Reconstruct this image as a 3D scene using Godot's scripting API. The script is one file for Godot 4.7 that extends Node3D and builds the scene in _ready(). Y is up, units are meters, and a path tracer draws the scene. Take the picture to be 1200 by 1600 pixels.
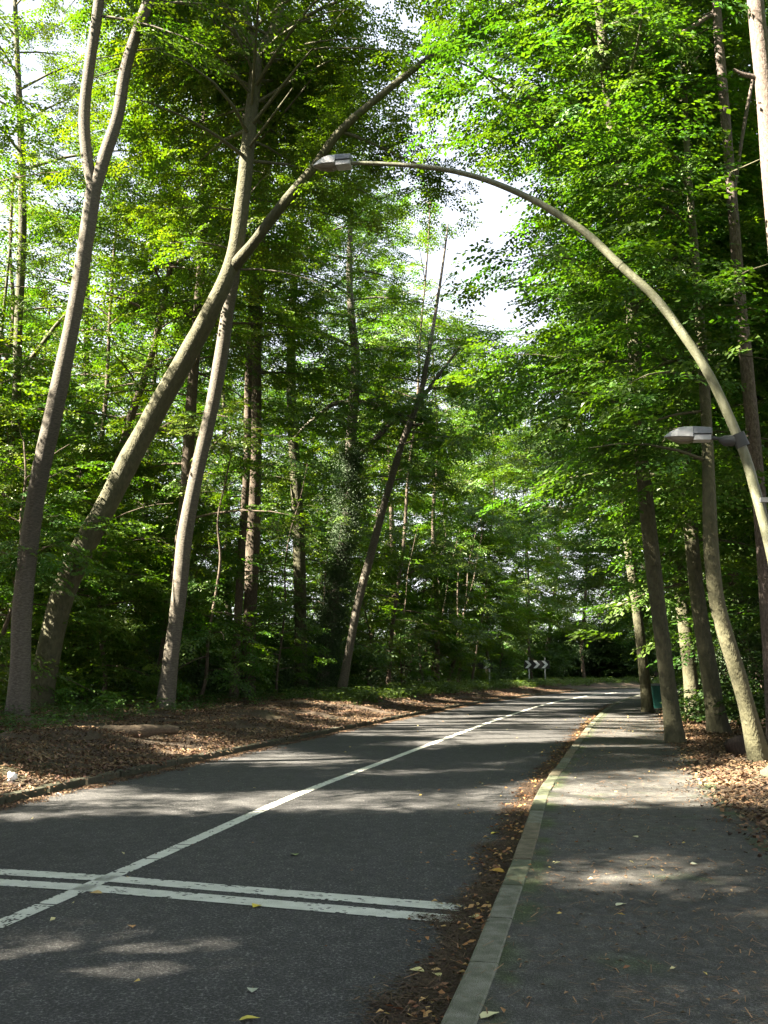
extends Node3D
# A road curving right through a summer wood: dappled shade, an arched street lamp, tall trunks, leaf litter.
# x = right, y = up, metres; V(x, y, d) takes the distance d ahead of the viewer, so z = -d.

const GROUND_X := 1.073      # how far sideways the sun's ray through a point at height 1 m lands
const GROUND_D := 0.287      # and how far ahead
var rng := RandomNumberGenerator.new()
var taken := {}
var M := {}
var SPRAY := []
var PINE_TUFT: Mesh
var HOLLY: Mesh
var hump := FastNoiseLite.new()
var gapn := FastNoiseLite.new()
var gap_rng := RandomNumberGenerator.new()
var CL := PackedVector2Array()   # centre line samples (x, d)
var CN := PackedVector2Array()   # right-hand normals
var CA := PackedFloat32Array()   # arc length
# openings in the canopy: where its sunlight lands on the ground (x, d, half widths)
var GAPS := [
	[0.6, 12.25, 3.4, 0.62], [-3.3, 11.7, 1.5, 0.5], [3.4, 12.9, 1.7, 1.5], [5.6, 13.9, 1.6, 1.0], [-4.6, 13.3, 1.2, 0.5],
	[-1.37, 6.04, 0.42, 0.3], [-1.63, 6.66, 0.25, 0.16], [-1.0, 6.6, 0.2, 0.14], [1.55, 4.95, 0.42, 0.28], [2.05, 7.35, 0.65, 0.26], [2.3, 8.0, 0.7, 0.2], [0.46, 7.5, 0.25, 0.14], [-1.9, 5.4, 0.35, 0.2], [0.1, 6.1, 0.2, 0.2], [-2.3, 6.9, 0.3, 0.15], [-0.9, 5.3, 0.2, 0.12], [2.6, 6.4, 0.35, 0.15], [2.9, 5.5, 0.3, 0.15],
	[0.3, 29.1, 1.9, 0.5], [7.3, 16.5, 0.9, 0.4], [11.0, 29.6, 1.3, 0.5], [13.7, 36.0, 1.6, 0.6], [4.0, 22.5, 2.2, 0.35], [2.0, 24.4, 2.6, 0.4],
	[4.0, 40.0, 3.5, 1.6], [7.5, 45.0, 3.0, 1.3], [11.0, 56.0, 4.0, 1.8], [15.0, 66.0, 6.0, 2.0], [6.4, 31.0, 1.4, 0.6], [-2.0, 17.6, 1.6, 0.4], [-3.6, 19.6, 1.5, 0.35], [0.8, 33.6, 1.8, 0.5],
]

func V(x: float, y: float, d: float) -> Vector3:
	return Vector3(x, y, -d)

# ---------------------------------------------------------------- mesh collector
class MB:
	var v := PackedVector3Array()
	var n := PackedVector3Array()
	var c := PackedColorArray()
	var u := PackedVector2Array()
	var i := PackedInt32Array()
	func vert(p: Vector3, nn: Vector3, cc := Color.WHITE, uu := Vector2.ZERO) -> int:
		v.append(p); n.append(nn); c.append(cc); u.append(uu)
		return v.size() - 1
	func tri(a: int, b: int, cc: int):
		i.append(a); i.append(b); i.append(cc)
	func quad(p0: Vector3, p1: Vector3, p2: Vector3, p3: Vector3, cc := Color.WHITE):
		var nn := (p1 - p0).cross(p2 - p0).normalized()
		var k := v.size()
		vert(p0, nn, cc, Vector2(0, 0)); vert(p1, nn, cc, Vector2(1, 0)); vert(p2, nn, cc, Vector2(1, 1)); vert(p3, nn, cc, Vector2(0, 1))
		tri(k, k + 2, k + 1); tri(k, k + 3, k + 2)
	func face(pts: Array, cc := Color.WHITE):
		var nn: Vector3 = (pts[1] - pts[0]).cross(pts[2] - pts[0]).normalized()
		var k := v.size()
		for p in pts: vert(p, nn, cc)
		for j in range(1, pts.size() - 1): tri(k, k + j + 1, k + j)
	func mesh(m: Material) -> ArrayMesh:
		var a := []
		a.resize(Mesh.ARRAY_MAX)
		a[Mesh.ARRAY_VERTEX] = v; a[Mesh.ARRAY_NORMAL] = n; a[Mesh.ARRAY_COLOR] = c; a[Mesh.ARRAY_TEX_UV] = u; a[Mesh.ARRAY_INDEX] = i
		var r := ArrayMesh.new()
		r.add_surface_from_arrays(Mesh.PRIMITIVE_TRIANGLES, a)
		r.surface_set_material(0, m)
		return r

func numbered(called: String) -> String:
	var k: int = taken.get(called, 0)
	taken[called] = k + 1
	return called if k == 0 else "%s_%03d" % [called, k]

func thing(called: String, label: String, category: String, group := "") -> Node3D:
	var o := Node3D.new()
	o.name = numbered(called)
	add_child(o, true)
	o.set_meta("label", label); o.set_meta("category", category)
	if group: o.set_meta("group", group)
	return o

func part(called: String, mesh: Mesh, parent: Node, at := Transform3D.IDENTITY) -> MeshInstance3D:
	var o := MeshInstance3D.new()
	o.name = called if parent != self else numbered(called)
	o.mesh = mesh; o.transform = at
	parent.add_child(o, true)
	return o

func tag(o: Node, label: String, category: String, group := "", kind := "") -> Node:
	if label: o.set_meta("label", label)
	if category: o.set_meta("category", category)
	if group: o.set_meta("group", group)
	if kind: o.set_meta("kind", kind)
	return o

func many(called: String, mesh: Mesh, where: Array, tint: PackedColorArray, parent: Node) -> MultiMeshInstance3D:
	var mm := MultiMesh.new()
	mm.transform_format = MultiMesh.TRANSFORM_3D
	mm.use_colors = true
	mm.mesh = mesh
	mm.instance_count = where.size()
	for k in where.size():
		mm.set_instance_transform(k, where[k])
		mm.set_instance_color(k, tint[k])
	var o := MultiMeshInstance3D.new()
	o.name = called if parent != self else numbered(called)
	o.multimesh = mm
	parent.add_child(o, true)
	o.set_meta("kind", "stuff")
	return o

# ---------------------------------------------------------------- textures
func noise_image(size: int, freq: float, sd: int, octaves := 4, kind := FastNoiseLite.TYPE_SIMPLEX_SMOOTH) -> Image:
	var f := FastNoiseLite.new()
	f.seed = sd; f.frequency = freq; f.noise_type = kind
	f.fractal_octaves = octaves
	f.fractal_type = FastNoiseLite.FRACTAL_FBM if octaves > 1 else FastNoiseLite.FRACTAL_NONE
	return f.get_seamless_image(size, size)

func ramp_tex(img: Image, stops: Array) -> ImageTexture:      # stops: [value, Color (linear)]
	var lut := []
	for k in 256:
		var t := k / 255.0
		var c: Color = stops[-1][1]
		for j in range(stops.size() - 1):
			if t <= stops[j + 1][0]:
				c = stops[j][1].lerp(stops[j + 1][1], clampf((t - stops[j][0]) / (stops[j + 1][0] - stops[j][0]), 0, 1))
				break
		lut.append(c.linear_to_srgb())
	var src := img.get_data()
	var step := src.size() / (img.get_width() * img.get_height())
	var out := PackedByteArray()
	out.resize(img.get_width() * img.get_height() * 3)
	for k in img.get_width() * img.get_height():
		var c: Color = lut[src[k * step]]
		out[k * 3] = c.r8; out[k * 3 + 1] = c.g8; out[k * 3 + 2] = c.b8
	return ImageTexture.create_from_image(Image.create_from_data(img.get_width(), img.get_height(), false, Image.FORMAT_RGB8, out))

func normal_tex(img: Image, strength: float) -> ImageTexture:
	var im: Image = img.duplicate()
	im.convert(Image.FORMAT_RGBA8)
	im.bump_map_to_normal_map(strength)
	return ImageTexture.create_from_image(im)

func mixed(a: Image, b: Image, share: float) -> Image:
	var x := a.get_data()
	var y := b.get_data()
	for k in x.size(): x[k] = int(lerpf(x[k], y[k], share))
	return Image.create_from_data(a.get_width(), a.get_height(), false, a.get_format(), x)

func mat(color: Color, rough := 0.8, vc := false) -> StandardMaterial3D:
	var m := StandardMaterial3D.new()
	m.albedo_color = color.linear_to_srgb()
	m.roughness = rough
	m.vertex_color_use_as_albedo = vc
	return m

func surf(tex: Texture2D, nrm: Texture2D, scale: Vector3, rough: float, vc := true, nscale := 1.0) -> StandardMaterial3D:
	var m := mat(Color.WHITE, rough, vc)
	m.albedo_texture = tex
	if nrm:
		m.normal_enabled = true; m.normal_texture = nrm; m.normal_scale = nscale
	m.uv1_triplanar = true; m.uv1_world_triplanar = true
	m.uv1_scale = scale
	return m

func leaf_mat(rough: float, back: Color) -> StandardMaterial3D:
	var m := mat(Color.WHITE, rough, true)
	m.backlight_enabled = true
	m.backlight = back
	m.cull_mode = BaseMaterial3D.CULL_DISABLED
	return m

func materials():
	var cell := noise_image(512, 0.11, 3, 1, FastNoiseLite.TYPE_CELLULAR)
	var fine := noise_image(512, 0.2, 4, 3)
	var coarse := noise_image(512, 0.012, 5, 4)
	var road_i := mixed(mixed(cell, fine, 0.6), coarse, 0.12)
	M.road = surf(ramp_tex(road_i, [[0.0, Color(0.010, 0.010, 0.011)], [0.36, Color(0.022, 0.022, 0.023)], [0.5, Color(0.05, 0.05, 0.05)], [0.6, Color(0.10, 0.10, 0.098)], [0.72, Color(0.24, 0.235, 0.225)], [1.0, Color(0.36, 0.35, 0.33)]]), normal_tex(road_i, 9.0), Vector3.ONE * 0.85, 0.8, true, 1.6)
	var path_i := mixed(mixed(fine, cell, 0.4), coarse, 0.22)
	M.path = surf(ramp_tex(path_i, [[0.0, Color(0.014, 0.014, 0.013)], [0.4, Color(0.035, 0.034, 0.032)], [0.55, Color(0.075, 0.073, 0.069)], [0.72, Color(0.15, 0.148, 0.14)], [1.0, Color(0.3, 0.29, 0.27)]]), normal_tex(path_i, 7.0), Vector3.ONE * 1.1, 0.85)
	var paint_i := mixed(fine, coarse, 0.35)
	M.paint = surf(ramp_tex(paint_i, [[0.0, Color(0.26, 0.26, 0.24)], [0.35, Color(0.5, 0.51, 0.46)], [0.7, Color(0.66, 0.67, 0.61)], [1.0, Color(0.75, 0.76, 0.7)]]), normal_tex(road_i, 2.0), Vector3.ONE * 0.9, 0.7)
	for k in 3:
		M["kerb%d" % k] = surf(ramp_tex(mixed(fine, coarse, 0.5), [[0.0, Color(0.06, 0.066, 0.045)], [0.42, Color(0.115, 0.12, 0.085)], [0.58, Color(0.16, 0.163, 0.125)], [1.0, Color(0.28, 0.275, 0.235)]]), normal_tex(fine, 5.0), Vector3.ONE * 1.1, 0.9, false)
		M["kerb%d" % k].albedo_color = [Color(1, 1, 1), Color(0.84, 0.88, 0.8), Color(0.95, 0.88, 0.82)][k]
		M["kerb%d" % k].uv1_offset = Vector3(k * 0.37, k * 0.21, k * 0.53)
	for k in 3:      # the far kerb is older and black with dirt and algae
		M["old_kerb%d" % k] = M["kerb%d" % k].duplicate()
		M["old_kerb%d" % k].albedo_color = [Color(0.66, 0.64, 0.58), Color(0.58, 0.58, 0.5), Color(0.7, 0.66, 0.6)][k]
	var soil_i := mixed(noise_image(512, 0.05, 8, 5), fine, 0.4)
	M.soil = surf(ramp_tex(soil_i, [[0.0, Color(0.02, 0.014, 0.009)], [0.4, Color(0.048, 0.032, 0.02)], [0.6, Color(0.085, 0.058, 0.036)], [0.8, Color(0.14, 0.1, 0.065)], [1.0, Color(0.22, 0.17, 0.115)]]), normal_tex(soil_i, 8.0), Vector3.ONE * 0.8, 0.95)
	# barks: streaks drawn out along the trunk (y) or across it
	var bark_i := mixed(noise_image(512, 0.03, 11, 5), noise_image(512, 0.09, 12, 3), 0.4)
	var bark_n := normal_tex(bark_i, 7.0)
	M.grey_bark = surf(ramp_tex(bark_i, [[0.0, Color(0.04, 0.034, 0.026)], [0.34, Color(0.062, 0.054, 0.042)], [0.55, Color(0.112, 0.098, 0.076)], [0.75, Color(0.17, 0.152, 0.12)], [1.0, Color(0.28, 0.26, 0.215)]]), bark_n, Vector3(0.55, 1.7, 0.55), 0.9)
	M.mossy_bark = surf(ramp_tex(bark_i, [[0.0, Color(0.035, 0.034, 0.018)], [0.3, Color(0.05, 0.049, 0.026)], [0.55, Color(0.076, 0.073, 0.038)], [0.8, Color(0.11, 0.104, 0.06)], [1.0, Color(0.18, 0.17, 0.115)]]), bark_n, Vector3(0.7, 0.28, 0.7), 0.9)
	M.brown_bark = surf(ramp_tex(bark_i, [[0.0, Color(0.02, 0.014, 0.010)], [0.4, Color(0.06, 0.045, 0.032)], [0.6, Color(0.11, 0.085, 0.06)], [1.0, Color(0.24, 0.2, 0.16)]]), bark_n, Vector3(1.6, 0.4, 1.6), 0.95)
	M.pine_bark = surf(ramp_tex(bark_i, [[0.0, Color(0.03, 0.02, 0.016)], [0.4, Color(0.085, 0.066, 0.056)], [0.6, Color(0.155, 0.122, 0.105)], [1.0, Color(0.3, 0.26, 0.235)]]), bark_n, Vector3(1.5, 0.5, 1.5), 0.95)
	M.leaf = leaf_mat(0.42, Color(0.95, 1.0, 0.35))
	M.holly = leaf_mat(0.6, Color(0.5, 0.55, 0.2))
	M.dead = leaf_mat(0.8, Color(0.3, 0.22, 0.12))
	M.needle = mat(Color.WHITE, 0.8, true)
	var pole_i := mixed(noise_image(512, 0.02, 21, 5), fine, 0.35)
	M.pole = surf(ramp_tex(pole_i, [[0.0, Color(0.07, 0.075, 0.045)], [0.42, Color(0.115, 0.122, 0.07)], [0.6, Color(0.155, 0.16, 0.105)], [1.0, Color(0.26, 0.26, 0.21)]]), normal_tex(fine, 1.5), Vector3(1.1, 0.22, 1.1), 0.55)
	var shell_i := mixed(coarse, fine, 0.4)
	M.shell = surf(ramp_tex(shell_i, [[0.0, Color(0.3, 0.31, 0.325)], [0.5, Color(0.42, 0.43, 0.455)], [1.0, Color(0.52, 0.53, 0.56)]]), null, Vector3.ONE * 2.0, 0.55, false)
	M.gear = surf(ramp_tex(shell_i, [[0.0, Color(0.12, 0.133, 0.16)], [0.5, Color(0.165, 0.18, 0.215)], [1.0, Color(0.21, 0.228, 0.265)]]), null, Vector3.ONE * 2.0, 0.5, false)
	M.bowl = mat(Color(0.13, 0.115, 0.09), 0.3)
	M.dark_steel = mat(Color(0.045, 0.05, 0.055), 0.6)
	M.steel = mat(Color(0.36, 0.37, 0.39), 0.5); M.steel.metallic = 0.3
	M.black = mat(Color(0.012, 0.012, 0.014), 0.6)
	M.white = mat(Color(0.68, 0.7, 0.74), 0.6)
	M.green_paint = mat(Color(0.015, 0.09, 0.075), 0.5)
	M.paper = mat(Color(0.75, 0.75, 0.72), 0.9)
	M.stone = surf(ramp_tex(mixed(fine, coarse, 0.5), [[0.0, Color(0.04, 0.046, 0.024)], [0.5, Color(0.085, 0.09, 0.055)], [1.0, Color(0.16, 0.16, 0.12)]]), normal_tex(fine, 3.0), Vector3.ONE * 2.0, 0.95, false)

# ---------------------------------------------------------------- leaves
func leaf(b: MB, at: Vector3, along: Vector3, up: Vector3, l: float, w: float, col: Color, fold := 0.25, curl := 0.0):
	var side := along.cross(up).normalized()
	var m := at + along * l * 0.5 - up * curl * l
	var tip := at + along * l - up * (curl * l * 2.2)
	var q := up * w * fold
	var k := b.v.size()
	for p in [at, m - side * w * 0.5 + q, tip, m + side * w * 0.5 + q, m]: b.vert(p, up, col)
	b.tri(k, k + 1, k + 4); b.tri(k + 1, k + 2, k + 4); b.tri(k + 2, k + 3, k + 4); b.tri(k + 3, k, k + 4)

func rnd_dir(r: RandomNumberGenerator, spread: float) -> Vector3:
	return Vector3(r.randfn(0, spread), 0, r.randfn(0, spread))

func broad_spray(sd: int, pinnate: bool) -> Mesh:
	var r := RandomNumberGenerator.new()
	r.seed = sd
	var b := MB.new()
	var twigs := [[Vector3(-0.1, 0, 0), Vector3(1, -0.05, 0), 0.62, 13]]
	for k in 5:
		var s := 1.0 if k % 2 == 0 else -1.0
		twigs.append([Vector3(0.02 + k * 0.09, 0, 0), Vector3(0.75, r.randf_range(-0.22, 0.16), s * r.randf_range(0.5, 0.95)).normalized(), r.randf_range(0.26, 0.4), 7])
	for t in twigs:
		var p0: Vector3 = t[0]
		var dir: Vector3 = t[1]
		for j in t[3]:
			var f: float = (j + 0.6) / t[3]
			var p: Vector3 = p0 + dir * f * t[2] + Vector3(0, -0.08 * f * f, 0)
			var s := 1.0 if j % 2 == 0 else -1.0
			var out := (dir * 0.75 + dir.cross(Vector3.UP).normalized() * s * r.randf_range(0.4, 1.0) + Vector3(0, r.randf_range(-0.45, 0.12), 0)).normalized()
			var up := (Vector3.UP + rnd_dir(r, 0.36)).normalized()
			up = (up - out * up.dot(out)).normalized()
			var g := r.randf_range(0.72, 1.2)
			leaf(b, p, out, up, r.randf_range(0.07, 0.105), r.randf_range(0.042, 0.066), Color(g * r.randf_range(0.85, 1.12), g, g * r.randf_range(0.8, 1.1)), r.randf_range(-0.1, 0.3), r.randf_range(0.0, 0.12))
	b.n.resize(b.v.size())
	return flat(b, M.leaf)

func flat(b: MB, m: Material) -> Mesh:      # one normal for each triangle
	var o := MB.new()
	for t in range(0, b.i.size(), 3):
		var a := b.v[b.i[t]]
		var e := b.v[b.i[t + 1]]
		var f := b.v[b.i[t + 2]]
		var nn := (f - a).cross(e - a).normalized()
		for k in 3: o.vert(b.v[b.i[t + k]], nn, b.c[b.i[t + k]])
		o.tri(t, t + 1, t + 2)
	return o.mesh(m)

func shrub_spray(sd: int) -> Mesh:
	var r := RandomNumberGenerator.new()
	r.seed = sd
	var b := MB.new()
	for k in 52:
		var p := Vector3(r.randfn(0, 0.2), r.randfn(0, 0.13), r.randfn(0, 0.2))
		var out := (p * 2.0 + Vector3(r.randfn(0, 0.5), r.randfn(0, 0.4), r.randfn(0, 0.5))).normalized()
		var up := (Vector3.UP + rnd_dir(r, 0.6)).normalized()
		up = (up - out * up.dot(out)).normalized()
		var g := r.randf_range(0.7, 1.2)
		leaf(b, p, out, up, r.randf_range(0.06, 0.09), r.randf_range(0.034, 0.05), Color(g, g, g), 0.2, r.randf_range(0, 0.1))
	return flat(b, M.holly)

func pine_tuft(sd: int) -> Mesh:
	var r := RandomNumberGenerator.new()
	r.seed = sd
	var b := MB.new()
	for k in 110:
		var t := r.randf()
		var p := Vector3(t * 0.35, r.randfn(0, 0.05), r.randfn(0, 0.09))
		var out := Vector3(0.7, r.randfn(0.15, 0.6), r.randfn(0, 0.7)).normalized()
		var side := out.cross(Vector3(r.randf() - 0.5, 1, r.randf() - 0.5)).normalized() * 0.0035
		var g := r.randf_range(0.7, 1.2)
		b.face([p - side, p + side, p + out * r.randf_range(0.06, 0.1)], Color(g, g, g))
	return b.mesh(M.holly)

func dead_clump(sd: int, count: int, spread: float) -> Mesh:
	var r := RandomNumberGenerator.new()
	r.seed = sd
	var b := MB.new()
	for k in count:
		var p := Vector3(r.randfn(0, spread), 0.012 + absf(r.randfn(0, 0.018)), r.randfn(0, spread))
		var a := r.randf() * TAU
		var out := Vector3(cos(a), r.randfn(0, 0.25), sin(a)).normalized()
		var up := (Vector3.UP + rnd_dir(r, 0.4)).normalized()
		up = (up - out * up.dot(out)).normalized()
		var g := r.randf_range(0.35, 1.25)
		leaf(b, p, out, up, r.randf_range(0.04, 0.085), r.randf_range(0.025, 0.05), Color(g, g * r.randf_range(0.8, 1.05), g * r.randf_range(0.7, 1.0)), r.randf_range(-0.3, 0.45), r.randf_range(-0.2, 0.2))
	return flat(b, M.dead)

func needle_clump(sd: int, count: int, spread: float) -> Mesh:
	var r := RandomNumberGenerator.new()
	r.seed = sd
	var b := MB.new()
	for k in count:
		var p := Vector3(r.randfn(0, spread), 0.004 + r.randf() * 0.012, r.randfn(0, spread))
		var a := r.randf() * TAU
		var out := Vector3(cos(a), r.randfn(0, 0.16), sin(a)) * r.randf_range(0.03, 0.1)
		var side := Vector3(-sin(a), 0, cos(a)) * r.randf_range(0.0012, 0.003)
		var g := 0.35 + 2.2 * pow(r.randf(), 2.5)
		b.quad(p - side, p + side, p + side + out, p - side + out, Color(g, g * 0.95, g * 0.9))
	for k in count / 6:
		var p := Vector3(r.randfn(0, spread), 0.006, r.randfn(0, spread))
		var a := r.randf() * TAU
		var g := r.randf_range(0.3, 1.2)
		leaf(b, p, Vector3(cos(a), 0.1, sin(a)).normalized(), Vector3.UP, r.randf_range(0.02, 0.05), r.randf_range(0.012, 0.03), Color(g, g, g), 0.3)
	return b.mesh(M.needle)

func herb_clump(sd: int) -> Mesh:
	var r := RandomNumberGenerator.new()
	r.seed = sd
	var b := MB.new()
	for k in 26:
		var a := r.randf() * TAU
		var p := Vector3(r.randfn(0, 0.14), r.randf_range(0.03, 0.26), r.randfn(0, 0.14))
		var out := Vector3(cos(a), r.randfn(0.05, 0.25), sin(a)).normalized()
		var up := (Vector3.UP + rnd_dir(r, 0.35)).normalized()
		up = (up - out * up.dot(out)).normalized()
		var g := r.randf_range(0.7, 1.25)
		leaf(b, p, out, up, r.randf_range(0.05, 0.1), r.randf_range(0.04, 0.07), Color(g, g, g), 0.2, 0.08)
	for k in 8:
		var p := Vector3(r.randfn(0, 0.12), 0, r.randfn(0, 0.12))
		var tip := p + Vector3(r.randfn(0, 0.08), r.randf_range(0.15, 0.3), r.randfn(0, 0.08))
		b.face([p - Vector3(0.004, 0, 0), p + Vector3(0.004, 0, 0), tip], Color(0.8, 0.8, 0.7))
	return flat(b, M.leaf)

# ---------------------------------------------------------------- tubes
func smooth_line(pts: Array, per: int) -> Array:          # Catmull-Rom through [x, y, d, r]
	var out := []
	for k in range(pts.size() - 1):
		var a: Vector4 = pts[maxi(k - 1, 0)]
		var b: Vector4 = pts[k]
		var c: Vector4 = pts[k + 1]
		var e: Vector4 = pts[mini(k + 2, pts.size() - 1)]
		for j in per:
			var t := float(j) / per
			out.append(0.5 * (2.0 * b + (c - a) * t + (2.0 * a - 5.0 * b + 4.0 * c - e) * t * t + (3.0 * b - a - 3.0 * c + e) * t * t * t))
	out.append(pts[-1])
	return out

func tube(b: MB, line: Array, sides: int, lumpy := 0.0, flare := 0.0, sd := 0, tint := Color.WHITE):
	var ref := Vector3(0.31, 0.0, 0.95)
	var k0 := b.v.size()
	var count := line.size()
	var base_y: float = line[0].y
	for k in count:
		var p := Vector3(line[k].x, line[k].y, line[k].z)
		var q: Vector4 = line[mini(k + 1, count - 1)] - line[maxi(k - 1, 0)]
		var along := Vector3(q.x, q.y, q.z).normalized()
		var sx := along.cross(ref).normalized()
		if absf(along.dot(ref)) > 0.95: sx = along.cross(Vector3.UP).normalized()
		var sy := along.cross(sx)
		for j in sides + 1:
			var a := TAU * (j % sides) / sides
			var rad: float = line[k].w
			var o := sx * cos(a) + sy * sin(a)
			if lumpy > 0.0:
				var w := hump.get_noise_3d(p.x * 9.0 + o.x * 3.0 + sd, p.y * 2.2, p.z * 9.0 + o.z * 3.0)
				rad *= 1.0 + lumpy * w * 1.8
				if flare > 0.0:
					var f := exp(-(p.y - base_y) / 0.38)
					rad *= 1.0 + f * flare * (0.55 + 0.6 * sin(a * 3.0 + sd) + 0.35 * sin(a * 5.0 + sd * 2.0))
			var g := 1.0
			if lumpy > 0.0: g = 0.92 + 0.35 * hump.get_noise_3d(p.x * 3.0 + o.x, p.y * 0.9, p.z * 3.0 + o.z + sd)
			b.vert(p + o * rad, o, Color(tint.r * g, tint.g * g, tint.b * g))
	for k in count - 1:
		for j in sides:
			var a := k0 + k * (sides + 1) + j
			b.tri(a, a + sides + 1, a + 1); b.tri(a + 1, a + sides + 1, a + sides + 2)
	var last: Vector4 = line[-1]
	var e := b.vert(Vector3(last.x, last.y, last.z), Vector3.UP, tint)
	for j in sides: b.tri(k0 + (count - 1) * (sides + 1) + j, e, k0 + (count - 1) * (sides + 1) + j + 1)

func to4(pts: Array) -> Array:
	var out := []
	for p in pts: out.append(Vector4(p[0], p[1], -p[2], p[3] * 0.88))
	return out

# ---------------------------------------------------------------- the road's frame
func centre_line():
	var key := [[-6.6, -16], [-4.9, -6], [-3.5, 1], [-2.02, 8], [-1.05, 12.87], [0.0, 17.2], [1.5, 23.3], [3.75, 32.2], [6.6, 42.7], [10.2, 54], [14.4, 64.5], [20.3, 75], [29.5, 84.5], [43, 91], [60, 95], [85, 98]]
	var pts := []
	for p in key: pts.append(Vector4(p[0], p[1], 0, 0))
	var line := smooth_line(pts, 24)
	var prev := Vector2(line[0].x, line[0].y)
	var run := 0.0
	var total := 0.0
	CL.append(prev); CA.append(0.0)
	for p in line:
		var q := Vector2(p.x, p.y)
		total += prev.distance_to(q)
		prev = q
		if total - run >= 0.4:
			run = total
			CL.append(q); CA.append(total)
	for k in CL.size():
		var t := (CL[mini(k + 1, CL.size() - 1)] - CL[maxi(k - 1, 0)]).normalized()
		CN.append(Vector2(t.y, -t.x))

func frame_at(a: float) -> Array:          # [centre, normal] at arc length a
	var k := clampi(int(CA.bsearch(a)) - 1, 0, CA.size() - 2)
	var t := clampf((a - CA[k]) / (CA[k + 1] - CA[k]), 0, 1)
	return [CL[k].lerp(CL[k + 1], t), CN[k].lerp(CN[k + 1], t).normalized()]

func on(a: float, s: float, y: float) -> Vector3:
	var f := frame_at(a)
	var p: Vector2 = f[0] + f[1] * s
	return Vector3(p.x, y, -p.y)

func side_of(x: float, d: float) -> Vector2:      # (signed distance from the centre line, arc length)
	var best := 1e9
	var at := 0
	var q := Vector2(x, d)
	for k in range(0, CL.size(), 4):
		var e := CL[k].distance_squared_to(q)
		if e < best: best = e; at = k
	for k in range(maxi(at - 4, 0), mini(at + 5, CL.size())):
		var e := CL[k].distance_squared_to(q)
		if e < best: best = e; at = k
	return Vector2((q - CL[at]).dot(CN[at]) if absf((q - CL[at]).dot(CN[at])) > 0.5 * sqrt(best) else sqrt(best), CA[at])

func height(s: float, x: float, d: float) -> float:
	var h := hump.get_noise_2d(x * 5.0, d * 5.0)
	var h2 := hump.get_noise_2d(x * 1.3 + 50.0, d * 1.3)
	if s < -3.2:
		var e := -s - 3.2
		return 0.075 + 0.36 * smoothstep(0.0, 3.2, e) + (0.16 * h + 0.1 * h2) * smoothstep(0.15, 1.6, e) + 0.1 * smoothstep(3.0, 14.0, e)
	if s > 5.09:
		var e := s - 5.09
		return 0.085 + 0.18 * smoothstep(0.0, 5.0, e) + (0.12 * h + 0.1 * h2) * smoothstep(0.2, 2.5, e)
	return -0.06

func ground_at(x: float, d: float) -> float:
	return height(side_of(x, d).x, x, d)

# ---------------------------------------------------------------- canopy openings
func open_sky(p: Vector3) -> bool:
	var d := -p.z
	if p.y < 1.2: return false
	if d < 15.8 and d > -1.0 and absf(p.x) < 0.42 * d + 1.4 and p.y < 0.8 * d + 2.5: return true     # nothing hangs low over the near road
	if p.x < 1.0 and d > -1.0 and d < 22.4 and p.x > -0.44 * d - 0.6 and p.y < 0.85 * d + 2.5: return true    # nor in front of the first trunks
	if d > 11.0 and p.x > -2.5 and p.x < 7.4 and d < 15.1 + 0.22 * (5.75 - p.x) and p.y < 13.0: return true  # round the lamp column and its arm
	if p.x > 6.2 and d > 8.0 and d < 19.3 and p.x < 0.42 * d + 1.0: return true                             # before the pines
	if d > 48.0 and d < 79.0 and p.y < 3.0 and p.x > frame_at(d * 1.03 + 17.0)[0].x - 8.5: return true     # along the verge at the bend
	if d > 20.0:
		var c := frame_at(d * 1.03 + 17.0)
		var off: float = absf(p.x - c[0].x + (0.6 if d < 45.0 else 0.0))
		if d > 27.0 and d < 66.0 and absf(p.x - c[0].x + 2.5) < 3.3 + 1.8 * hump.get_noise_2d(d * 3.0, p.y * 3.0) and p.y > 0.375 * d + 0.8 and p.y < 0.53 * d: return true   # a break in the canopy, left of the middle of the road
		if d < 90.0 and off < 3.9 and p.y < 4.6 + hump.get_noise_2d(p.x * 4.0, d * 4.0) * 1.5: return true   # the road's own headroom
		if off < 2.6 + 1.7 * hump.get_noise_2d(d * 3.0, p.y * 3.0) and p.y > 0.37 * d + 1.0 and p.y < 0.52 * d + 2.0: return true   # crowns do not meet
	return false

func in_opening(p: Vector3) -> bool:
	var gx := p.x + GROUND_X * p.y
	var gd := -p.z + GROUND_D * p.y
	for e in GAPS:
		if e[2] < 0.8: continue
		var a: float = (gx - e[0]) / (e[2] + 0.3)
		var b: float = (gd - e[1]) / (e[3] + 0.25)
		if a * a + b * b < 1.0: return true
	return false

func sunlit(p: Vector3) -> bool:
	var gx := p.x + GROUND_X * p.y
	var gd := -p.z + GROUND_D * p.y
	for e in GAPS:
		var grow := 1.05 if e[2] > 0.8 else 0.36
		var a: float = (gx - e[0]) / (e[2] + grow)
		var b: float = (gd - e[1]) / (e[3] + grow * 0.9)
		if a * a + b * b < 1.0 and (e[2] < 0.8 or (gap_rng.randf() > 0.03 and gapn.get_noise_2d(gx * 0.8 + 40.0, gd * 2.8) < 0.52)): return true
	var n := gapn.get_noise_2d(gx * 0.32, gd)
	return n > (0.62 if gd < 15.0 else 0.42 if gx < -2.5 else 0.0 if gx < 7.0 else 0.2)

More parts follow.
